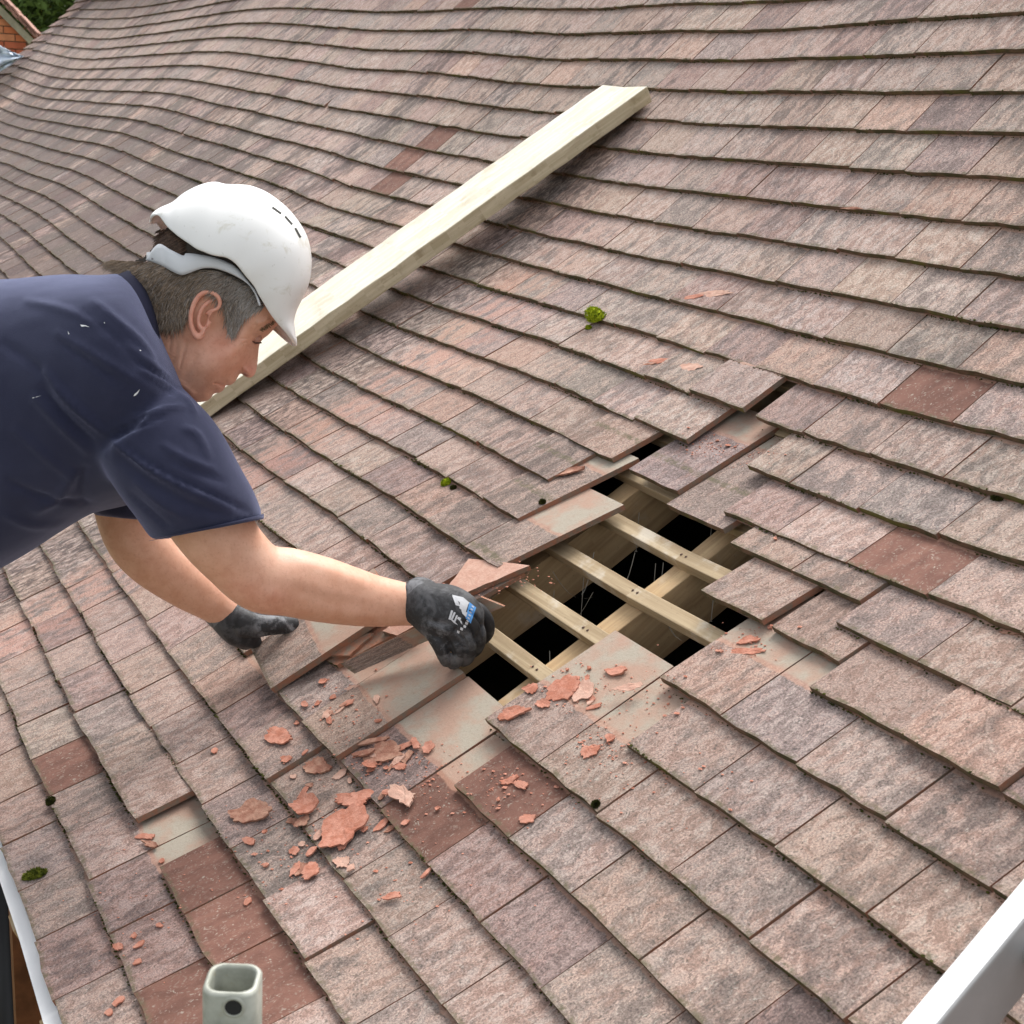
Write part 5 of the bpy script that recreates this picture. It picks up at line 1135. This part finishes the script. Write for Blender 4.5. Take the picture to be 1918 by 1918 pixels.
# hard hat
def helmet():
    T = [  # midline x, y ; near rim x, y ; half width mm at the rim
        (283, 415, 288, 409, 40), (286, 404, 294, 408, 54), (300, 392, 303, 411, 58), (324, 381, 316, 430, 76), (341, 367, 327, 441, 86), (357, 357, 340, 452, 92), (380, 347, 356, 463, 97), (403, 343, 370, 473, 101), (422, 347, 382, 478, 103), (445, 348, 394, 483, 104), (468, 350, 406, 486, 105), (495, 360, 420, 488, 105), (518, 375, 431, 493, 104), (540, 394, 441, 501, 102), (562, 422, 450, 512, 100), (575, 448, 458, 522, 97), (581, 478, 466, 531, 93), (581, 507, 474, 541, 89), (576, 533, 481, 554, 85), (566, 556, 490, 568, 79), (555, 578, 500, 584, 72), (549, 600, 512, 600, 63), (551, 622, 527, 616, 52), (554, 638, 541, 632, 36), (554, 648, 550, 644, 14)]
    P_ = cat(T, 110); NT = 48; vv = []; shift = np.array([-.17, .11])
    for k, (mx, my, rx, ry, w) in enumerate(P_):
        s = k / 109
        for j in range(NT + 1):
            th = (j / NT * 2 - 1) * math.pi / 2; c_, s__ = math.cos(th), math.sin(th); cq = c_ ** .86; lat = w * np.sign(s__) * abs(s__) ** .92
            x = rx + (mx - rx) * cq; y = ry + (my - ry) * cq
            # lateral tilt of the hat: the far side shows lower left
            dl = (w - lat) if lat < w else 0; x2, y2 = x + shift[0] * (-lat) * 1.0 * (1 if lat < 0 else 0), y + shift[1] * (-lat) * (1 if lat < 0 else 0)
            # ridge along the crown and shallow panel
            q = .9 * math.exp(-((abs(lat) - 26) / 6) ** 2) * (1 if .25 < s < .78 else 0)
            vv.append(HP(x2, y2, lat + q))
    ff = []
    for k in range(109):
        for j in range(NT): a = k * (NT + 1) + j; ff.append((a, a + 1, a + NT + 2, a + NT + 1))
    o = mesh_obj('hard_hat', vv, ff, M_HELM, BODY, True); m = o.modifiers.new('s', 'SOLIDIFY'); m.thickness = .003; m.offset = 0; m = o.modifiers.new('b', 'SUBSURF'); m.levels = 1; m.render_levels = 1
    bvh = BVHTree.FromPolygons([V(p) for p in vv], ff)
    MD = plain('vent_shade', (.03, .03, .025), .8)  # flat strips on the shell, the slots' shade painted as dark colour
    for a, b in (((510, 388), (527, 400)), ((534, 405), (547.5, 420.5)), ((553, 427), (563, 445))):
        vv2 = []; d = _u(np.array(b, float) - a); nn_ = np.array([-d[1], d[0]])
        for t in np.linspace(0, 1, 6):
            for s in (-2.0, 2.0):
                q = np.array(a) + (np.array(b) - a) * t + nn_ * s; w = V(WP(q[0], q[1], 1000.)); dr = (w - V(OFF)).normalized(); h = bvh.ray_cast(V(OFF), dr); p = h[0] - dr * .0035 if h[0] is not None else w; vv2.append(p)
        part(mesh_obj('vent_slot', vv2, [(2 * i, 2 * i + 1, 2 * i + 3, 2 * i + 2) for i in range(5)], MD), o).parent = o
    # dried lime splashes
    MS_ = plain('dried_splash', (.60, .57, .45), .9, var=.1); rr = random.Random(9)
    # harness band below the shell
    up_ = cat([(277, 487), (300, 462), (322, 472), (345, 483), (352, 479), (380, 482), (410, 489), (440, 503), (462, 528), (480, 556), (486, 572)], 60); lo_ = cat([(276, 489), (304, 500), (324, 511), (341, 518), (353, 516), (372, 509), (387, 506), (408, 508), (439, 520), (468, 540), (482, 574)], 60)
    vv = []; 
    for k in range(60):
        t = k / 59; wz = 86 - 34 * max(0, (.30 - t) / .30) ** 2.2 - 8 * max(0, (t - .8) / .2)
        wz = max(wz, head_w(*lo_[k]) + 7, head_w(*up_[k]) + 7)
        for s in np.linspace(0, 1, 6): q = up_[k] * (1 - s) + lo_[k] * s; vv.append(HP(q[0], q[1], wz + 2.5 * math.sin(s * math.pi)))
    ff = [(k * 6 + i, k * 6 + i + 1, (k + 1) * 6 + i + 1, (k + 1) * 6 + i) for k in range(59) for i in range(5)]
    bnd = mesh_obj('harness_band', vv, ff, M_BAND, BODY, True); m = bnd.modifiers.new('s', 'SOLIDIFY'); m.thickness = .002
    # the band runs round the back of the head to the far side
    vv = []
    for k in range(20):
        a = k / 19 * math.pi; 
        for s in (0, 1): x = 277 + 14 * (1 - math.sin(a)) + s * 0; y = 474 + s * 16; vv.append(HP(x, y + (1 - s) * 0, 40 * math.cos(a)))
    bk = mesh_obj('harness_band', vv, [(2 * k, 2 * k + 1, 2 * k + 3, 2 * k + 2) for k in range(19)], M_BAND, BODY, True); m = bk.modifiers.new('s', 'SOLIDIFY'); m.thickness = .002
helmet()

# polo shirt
def ring_px(top, bot, dc, hw, n=40, p=2.3):     # a torso ring: top and bottom places in the photo, centre depth, half width (mm)
    a, b = WP(top[0], top[1], dc), WP(bot[0], bot[1], dc); c = (a + b) / 2; h = (a - b) / 2; view = _u(c - OFF); hd = _u(h); l = view - view.dot(hd) * hd; l = _u(l); out = []
    for t in np.linspace(0, math.tau, n, endpoint=False):
        ct, st = math.cos(t), math.sin(t); out.append(c + h * np.sign(ct) * abs(ct) ** (2 / p) - l * hw / 1000 * np.sign(st) * abs(st) ** (2 / p))
    return out
def rings(lst, k=5):
    arr = np.array([(t[0], t[1], b[0], b[1], d, w) for t, b, d, w in lst], float); q = cat(arr, len(lst) * k); return [ring_px(r_[:2], r_[2:4], r_[4], r_[5]) for r_ in q]
tor = rings([((262, 540), (352, 745), 2245, 86), ((236, 524), (362, 800), 2250, 160), ((190, 527), (345, 880), 2255, 205), ((130, 527), (262, 935), 2262, 218), ((60, 529), (165, 965), 2270, 210), ((-30, 534), (60, 1030), 2280, 200), ((-150, 560), (-60, 1100), 2290, 195), ((-280, 620), (-200, 1170), 2290, 190)])
slv = [(262, 790, 2120, 78, 74), (300, 835, 2118, 86, 78), (335, 885, 2125, 84, 80), (365, 930, 2135, 84, 80), (385, 965, 2145, 84, 80), (392, 985, 2150, 83, 79)]
slL = [(255, 760, 2440, 74, 70), (245, 850, 2460, 76, 72), (236, 925, 2475, 74, 70)]
def sleeve(path, cuff_a, cuff_b, n=44, rings_=26):     # sleeve tube whose end is cut along the cuff line
    p = cat(path, rings_); c = np.array([WP(*q[:3]) for q in p]); secs = []
    ca_, cb_ = WP(cuff_a[0], cuff_a[1], path[-1][2]), WP(cuff_b[0], cuff_b[1], path[-1][2])
    for k in range(len(c)):
        d = _u(c[min(k + 1, len(c) - 1)] - c[max(k - 1, 0)]); view = _u(c[k] - OFF)
        tt = (k / (len(c) - 1)) ** 1.3; ax0 = _u(np.cross(d, view)); ax1 = _u(ca_ - cb_); ax1 = ax1 if ax1.dot(ax0) > 0 else -ax1; a = _u(ax0 * (1 - tt) + ax1 * tt); b = view - view.dot(a) * a; b = _u(b)
        r1 = p[k, 3] * (1 - tt) + np.linalg.norm(ca_ - cb_) * 500 * tt; cc = c[k] * (1 - tt) + ((ca_ + cb_) / 2) * tt
        secs.append([cc + (a * r1 * math.cos(t) + b * p[k, 4] * math.sin(t)) / 1000 for t in np.linspace(0, math.tau, n, endpoint=False)])
    return secs
SR = sleeve(slv, (285, 1012), (489, 972)); SLs = sleeve(slL, (178, 966), (300, 975))
shirt = remeshed('shirt_tmp', [loft(tor), loft(SR), loft(SLs)], .0065, M_SHIRT, 9, .5)
crease(shirt, [
    ([(80, 690), (130, 750), (200, 815)], 7, 9), ([(60, 740), (110, 790), (170, 850)], 9, 6), ([(20, 800), (80, 850), (140, 900)], 8, 4), ([(75, 720), (125, 785), (180, 835)], 7, -6),
    ([(200, 818), (260, 865), (340, 910), (440, 955)], 6, 8), ([(195, 812), (240, 790), (300, 768), (350, 762)], 4, 5), ([(200, 825), (250, 800), (310, 778)], 4, -5), ([(215, 850), (270, 895), (350, 940), (420, 965)], 8, -6),
    ([(260, 690), (300, 715), (345, 745), (368, 780)], 5, 5), ([(230, 640), (290, 690), (330, 725)], 6, 5), ([(245, 670), (300, 705), (350, 750)], 4, -4), ([(170, 560), (220, 600), (262, 640), (290, 680)], 6, 5), ([(150, 580), (215, 630), (270, 680)], 6, -3),
    ([(340, 800), (370, 815), (392, 860)], 6, 4), ([(300, 830), (350, 860), (405, 880)], 5, 4), ([(310, 860), (370, 885), (420, 905)], 5, -3.5), ([(160, 870), (150, 920), (170, 960)], 8, -7), ([(140, 880), (110, 930), (60, 960)], 9, 7), ([(225, 830), (300, 880), (400, 930), (470, 960)], 5, -5), ([(100, 620), (170, 660), (235, 700), (300, 740)], 7, 4), ([(110, 640), (170, 680), (230, 722)], 4, -4), ([(40, 560), (120, 580), (190, 610)], 7, 3), ([(0, 640), (60, 680), (110, 730)], 9, -4), ([(250, 900), (300, 940), (360, 975)], 6, 5), ([(240, 920), (290, 965), (320, 990)], 5, -4), ([(10, 900), (80, 930), (180, 945)], 6, -5), ([(0, 960), (60, 985), (130, 980)], 7, 4)])
w = verts(shirt); rr = random.Random(2); q = topix(w); nn_ = normals(shirt)
lump = np.array([noise.noise(Vector(p) * 9) * 3.2 + noise.noise(Vector((p[0] * 14, p[1] * 14, p[2] * 5))) * 1.8 + noise.noise(Vector(p) * 26) * .9 for p in w]); setverts(shirt, w + nn_ * lump[:, None] / 1000)
shirt.name = 'polo_shirt'; part(shirt, BODY)
# open the cuff: a hem band hides the closed end
def band(name, ring0, ring1, th, mat, out=.0015):
    c0, c1 = np.mean(ring0, 0), np.mean(ring1, 0); v = []; n = len(ring0)
    for rg, cc, s in ((ring0, c0, 1 + 2 * out / .08), (ring1, c1, 1 + 2 * out / .08), (ring1, c1, 1 - .03), (ring0, c0, 1 - .03)):
        v += [cc + (np.array(p) - cc) * s for p in rg]
    f = [(a * n + i, a * n + (i + 1) % n, ((a + 1) % 4) * n + (i + 1) % n, ((a + 1) % 4) * n + i) for a in range(4) for i in range(n)]
    return mesh_obj(name, v, f, mat, None, True)
h0 = [np.array(p) * .78 + np.array(q_) * .22 for p, q_ in zip(SR[-1], SR[-6])]; hem = band('sleeve_hem', SR[-5], [np.array(p) + (np.array(p) - np.array(q_)) * .25 for p, q_ in zip(SR[-1], SR[-4])], .002, M_SHIRT); hem.parent = shirt
# collar: a folded strip round the neck
cu = cat([(243, 508), (262, 520), (285, 560), (300, 605), (306, 650), (306, 690), (312, 712)], 50); cl = cat([(212, 524), (225, 540), (250, 580), (272, 625), (288, 665), (303, 700), (322, 730)], 50)
vv = []
for k in range(50):
    t = k / 49; dz0 = 36 + 56 * math.sin(min(1, t * 1.25) * math.pi * .62); dz1 = 66 + 68 * math.sin(min(1, t * 1.2) * math.pi * .6)
    for s in np.linspace(0, 1, 7): q_ = cu[k] * (1 - s) + cl[k] * s; vv.append(HP(q_[0], q_[1], dz0 * (1 - s) + dz1 * s + 10 * math.sin(s * math.pi) + 7))
M_COLLAR = plain('navy_rib_collar', (.014, .015, .032), .9, .15, bump=(900, .4, .001))
col_ = mesh_obj('collar', vv, [(k * 7 + i, k * 7 + i + 1, (k + 1) * 7 + i + 1, (k + 1) * 7 + i) for k in range(49) for i in range(6)], M_COLLAR, None, True); m = col_.modifiers.new('s', 'SOLIDIFY'); m.thickness = .006; m.offset = -1; col_.parent = shirt
# specks of white paint on the cloth
sb = BVHTree.FromPolygons([V(p) for p in verts(shirt)], [tuple(p.vertices) for p in shirt.data.polygons]); MP = plain('white_paint_speck', (.75, .76, .78), .8)
for j, pl in enumerate(([(150, 608), (153, 612), (160, 611), (168, 613), (160, 609)], [(127, 620), (130, 626), (128, 626)], [(250, 742), (252, 738), (256, 735), (262, 729), (258, 737), (254, 741)], [(195, 603), (197, 605), (195, 606)], [(60, 745), (78, 741), (61, 746)], [(262, 655), (265, 657), (262, 657)])):
    vv = []
    for x, y in pl:
        w_ = V(WP(x, y, 1000.)); dr = (w_ - V(OFF)).normalized(); h = sb.ray_cast(V(OFF), dr); vv.append((h[0] if h[0] is not None else w_) - dr * .0012)
    o = mesh_obj('paint_speck', vv, [tuple(range(len(vv)))], MP, shirt)
# gloves
def glove(name, parts, voxel, lines, label=None, dusty=None):
    o = remeshed(name, parts, voxel, M_GLOVE, 3, .5)
    if lines: crease(o, lines)
    q = topix(verts(o)); d = np.ones(len(q)) * .35
    if dusty is not None:
        for (x, y, r_, k) in dusty: d = d + k * np.exp(-((q[:, 0] - x) ** 2 + (q[:, 1] - y) ** 2) / r_ ** 2)
    ca = o.data.color_attributes.new('dusty', 'FLOAT_COLOR', 'POINT'); d = np.clip(d, 0, 1.6); ca.data.foreach_set('color', np.stack([d, d, d, d * 0 + 1], -1).astype(np.float32).ravel())
    part(o, BODY); return o
D = 2300
palm = [(781, 1122, D + 8, 35, 29), (795, 1132, D, 38, 31), (815, 1142, D - 4, 44, 30), (838, 1152, D - 6, 47, 28), (862, 1163, D - 4, 44, 26), (880, 1172, D, 36, 23)]
fing = [
    [(880, 1136, D + 22, 12, 13), (899, 1144, D + 24, 11.5, 12.5), (913, 1162, D + 30, 10.5, 11.5), (915, 1184, D + 42, 9.5, 10), (906, 1198, D + 54, 8.5, 9)],
    [(880, 1160, D + 2, 12, 13), (895, 1177, D - 2, 11, 12), (899, 1199, D + 8, 10, 11), (893, 1216, D + 24, 9.5, 10), (884, 1224, D + 36, 8.5, 9)],
    [(862, 1177, D - 8, 12, 13), (876, 1197, D - 12, 11, 12), (881, 1218, D - 2, 10, 11), (876, 1234, D + 14, 9.5, 10), (867, 1240, D + 26, 8.5, 9)],
    [(844, 1188, D - 8, 11.5, 13), (855, 1209, D - 12, 10.5, 12), (859, 1228, D - 2, 9.5, 11), (855, 1241, D + 10, 9, 10), (847, 1245, D + 22, 8, 9)],
    [(800, 1166, D - 6, 16, 15), (812, 1187, D - 12, 13.5, 13), (823, 1209, D - 14, 11.5, 12), (831, 1228, D - 6, 10.5, 11), (836, 1240, D + 6, 9, 9)]]
gr_ = glove('glove', [tube(palm, 26, 24)] + [tube(f_, 18, 14) for f_ in fing], .0020,
    [([(880, 1146), (894, 1158), (903, 1172), (904, 1190)], 2.6, -5.), ([(866, 1160), (885, 1182), (891, 1205)], 2.6, -5.5), ([(850, 1176), (868, 1198), (875, 1222)], 2.6, -5.5), ([(832, 1190), (846, 1212), (854, 1232)], 2.6, -5), ([(800, 1170), (830, 1180), (850, 1184)], 6, 2.0), ([(795, 1160), (820, 1166), (850, 1168)], 5, -1.6), ([(815, 1190), (825, 1196)], 4, -1.5)],
    dusty=[(820, 1195, 26, 1.3), (850, 1215, 24, .9), (800, 1140, 10, .3), (840, 1105, 14, .3)])
# elastic cuff ring
cr = tube([(776, 1120, D + 12, 37, 31), (784, 1125, D + 9, 38, 32), (790, 1129, D + 6, 38, 31)], 12, 30)
o = remeshed('glove_cuff', [cr], .003, M_GLOVE, 4); ca = o.data.color_attributes.new('dusty', 'FLOAT_COLOR', 'POINT'); o.parent = gr_
# printed marks on the back of the glove
gb = BVHTree.FromPolygons([V(p) for p in verts(gr_)], [tuple(p.vertices) for p in gr_.data.polygons])
M_PW = plain('white_print', (.62, .63, .65), .7, var=.1, scale=60); M_PB = plain('blue_print', (.10, .33, .72), .6)
def decal(pts, mat, lift=.0012, name='print_mark'):
    vv = []
    for x, y in pts:
        w_ = V(WP(x, y, 1000.)); dr = (w_ - V(OFF)).normalized(); h = gb.ray_cast(V(OFF), dr); 
        if h[0] is None: return
        vv.append(h[0] - dr * lift)
    mesh_obj(name, vv, [tuple(range(len(vv)))], mat, gr_)
def gz(x, y): return (740 + x * 220 / 1918, 1060 + y * 220 / 1918)
def dz(pts, mat, lift=.0012):
    # subdivide a polygon into a fan of strips so that it follows the curved back of the hand
    pts = [np.array(gz(*p)) for p in pts]; c = sum(pts) / len(pts)
    n = len(pts)
    for k in range(n):
        a, b = pts[k], pts[(k + 1) % n]
        decal([c, (c + a) / 2, (c + b) / 2], mat, lift); decal([(c + a) / 2, a, b, (c + b) / 2], mat, lift)
def dquad(a, b, c, d, mat, lift=.0012, n=5):
    a, b, c, d = [np.array(gz(*p)) for p in (a, b, c, d)]
    vv = []
    for i in range(n + 1):
        for e in (a + (d - a) * i / n, b + (c - b) * i / n):
            w_ = V(WP(e[0], e[1], 1000.)); dr = (w_ - V(OFF)).normalized(); h = gb.ray_cast(V(OFF), dr)
            if h[0] is None: return
            vv.append(h[0] - dr * lift)
    mesh_obj('print_mark', vv, [(2 * i, 2 * i + 1, 2 * i + 3, 2 * i + 2) for i in range(n)], mat, gr_)
dquad((1215, 590), (1325, 680), (1235, 940), (1150, 850), M_PB, n=8)
for k in range(6): x0, y0 = 1255 - k * 17, 640 + k * 48; dquad((x0, y0), (x0 + 34, y0 + 26), (x0 + 26, y0 + 44), (x0 - 6, y0 + 20), M_PW, .0016, 2)
dquad((930, 470), (1110, 510), (1215, 600), (1150, 690), M_PW, .0013, 4); dquad((930, 480), (1010, 520), (1060, 660), (990, 640), M_PW, .0014, 3)
dquad((1060, 560), (1190, 640), (1150, 770), (1050, 690), M_PW, .0015, 3); dquad((1080, 720), (1180, 760), (1160, 840), (1100, 780), M_PW, .0016, 3)
for (a, b, w_) in (((915, 720), (870, 870), 34), ((960, 750), (905, 880), 30), ((1000, 800), (960, 900), 26)):   # V S letters in strokes
    dquad((a[0], a[1]), (a[0] + w_, a[1] + 12), (b[0] + w_, b[1] + 12), (b[0], b[1]), M_PW, .0014, 3)
dquad((890, 860), (960, 890), (1030, 970), (960, 930), M_PW, .0015, 3); dquad((1030, 830), (1080, 850), (1060, 900), (1010, 860), M_PW, .0015, 2); dquad((1050, 880), (1085, 900), (1100, 960), (1070, 930), M_PW, .0015, 2)
for x, y in ((1070, 1000), (1120, 960), (1150, 910), (1015, 1050)): dquad((x, y), (x + 45, y + 18), (x + 30, y + 58), (x - 8, y + 40), M_PW, .0015, 2)

D = 2560
palm2 = [(418, 1146, D + 4, 31, 29), (434, 1160, D, 35, 30), (452, 1172, D + 6, 38, 28), (470, 1180, D + 14, 34, 24)]
f2 = [
    [(452, 1166, D - 16, 25, 18), (480, 1172, D - 14, 21, 16), (508, 1171, D - 6, 17.5, 14), (535, 1171, D + 2, 15.5, 12), (552, 1169, D + 8, 13.5, 10.5)],
    [(462, 1160, D + 20, 13, 12), (490, 1156, D + 30, 12, 11), (516, 1154, D + 42, 11, 10), (535, 1154, D + 54, 9.5, 9)],
    [(450, 1190, D + 2, 14, 13), (462, 1199, D + 6, 13, 12), (474, 1203, D + 12, 11.5, 10), (482, 1200, D + 18, 10, 9)],
    [(438, 1186, D + 4, 14, 13), (448, 1198, D + 8, 13, 12), (458, 1206, D + 14, 11, 10), (464, 1208, D + 20, 9, 9)],
    [(430, 1178, D + 8, 13, 12), (436, 1190, D + 12, 12, 11), (444, 1198, D + 18, 10.5, 10)]]
gl_ = glove('glove', [tube(palm2, 22, 22)] + [tube(f_, 16, 14) for f_ in f2], .0026,
    [([(485 + k * 7, 1159), (482 + k * 7, 1172), (486 + k * 7, 1183)], 1.7, -2.2) for k in range(6)] + [([(470, 1186), (500, 1188), (540, 1182)], 3, -2)],
    dusty=[(540, 1170, 26, 1.6), (500, 1172, 22, .9), (430, 1130, 14, .4)])
o = remeshed('glove_cuff', [tube([(408, 1137, D, 32, 29), (416, 1144, D, 33, 30), (424, 1151, D, 33, 30)], 10, 26)], .003, M_GLOVE, 4); o.data.color_attributes.new('dusty', 'FLOAT_COLOR', 'POINT'); o.parent = gl_

# hips and legs down to the scaffold deck outside the eave
hip = WP(-290, 890, 2290.); DZ = ZE - .42
def legs():
    parts_ = []
    for s, fx_ in ((-1, -.16), (1, .14)):
        foot = np.array([hip[0] + fx_, YE - .62, DZ]); knee = (hip + foot) / 2 + np.array([0, .10, .03]); h0_ = hip + np.array([fx_ * .55, 0, 0]); pts_ = cat([h0_, knee, foot + np.array([0, 0, .10])], 16); secs = []
        for k, c_ in enumerate(pts_):
            t = k / 15; r_ = .105 * (1 - t) + .060 * t; secs.append([c_ + np.array([math.cos(a) * r_, math.sin(a) * r_, 0]) for a in np.linspace(0, math.tau, 18, endpoint=False)])
        parts_.append(loft(secs))
        v_, f_ = loft([[foot + np.array([math.cos(a) * .048 * q, .04 + math.sin(a) * .13 * q, z]) for a in np.linspace(0, math.tau, 16, endpoint=False)] for z, q in ((0, 1), (.03, 1), (.06, .9), (.10, .62))]); part(mesh_obj('boot', v_, f_, M_BOOT, None, True), BODY)
    secs = [[hip + np.array([math.cos(a) * w_, math.sin(a) * d_, 0]) + np.array([0, .05 * z / .2, z]) for a in np.linspace(0, math.tau, 24, endpoint=False)] for z, w_, d_ in ((-.16, .17, .13), (-.05, .20, .15), (.06, .20, .16), (.16, .18, .15))]
    parts_.append(loft(secs)); o = remeshed('trousers', parts_, .012, M_TROUS, 6); part(o, BODY)
legs()
deck = empty('scaffold_deck', (0, 0, 0)); tag(deck, 'scaffold deck of boards below the eave where the man stands', 'scaffold')
MDK = wood('scaffold_board', (.34, .28, .19), (.46, .39, .28), (1, 40, 1), (.20, .16, .1, .4)); MTB = plain('scaffold_tube', (.45, .45, .44), .45, .5, .6)
for k in range(4):
    y0 = YE - .42 - k * .235; v_, f_ = box((hip[0] + .2, y0 - .11, DZ - .022), (2.0, 0, 0), (0, .111, 0), (0, 0, .019)); o = mesh_obj('board', v_, f_, MDK, deck); uvbox(o, (1, 0, 0))
for x in (hip[0] - 1.6, hip[0] + 1.9):
    for y in (YE - .40, YE - 1.42): cyl('tube', (x, y, 0), (x, y, DZ - .045 if y > YE - 1 else DZ + 1.0), .024, MTB, deck)
    cyl('tube', (x, YE - .35, DZ - .066), (x, YE - 1.6, DZ - .066), .024, MTB, deck)
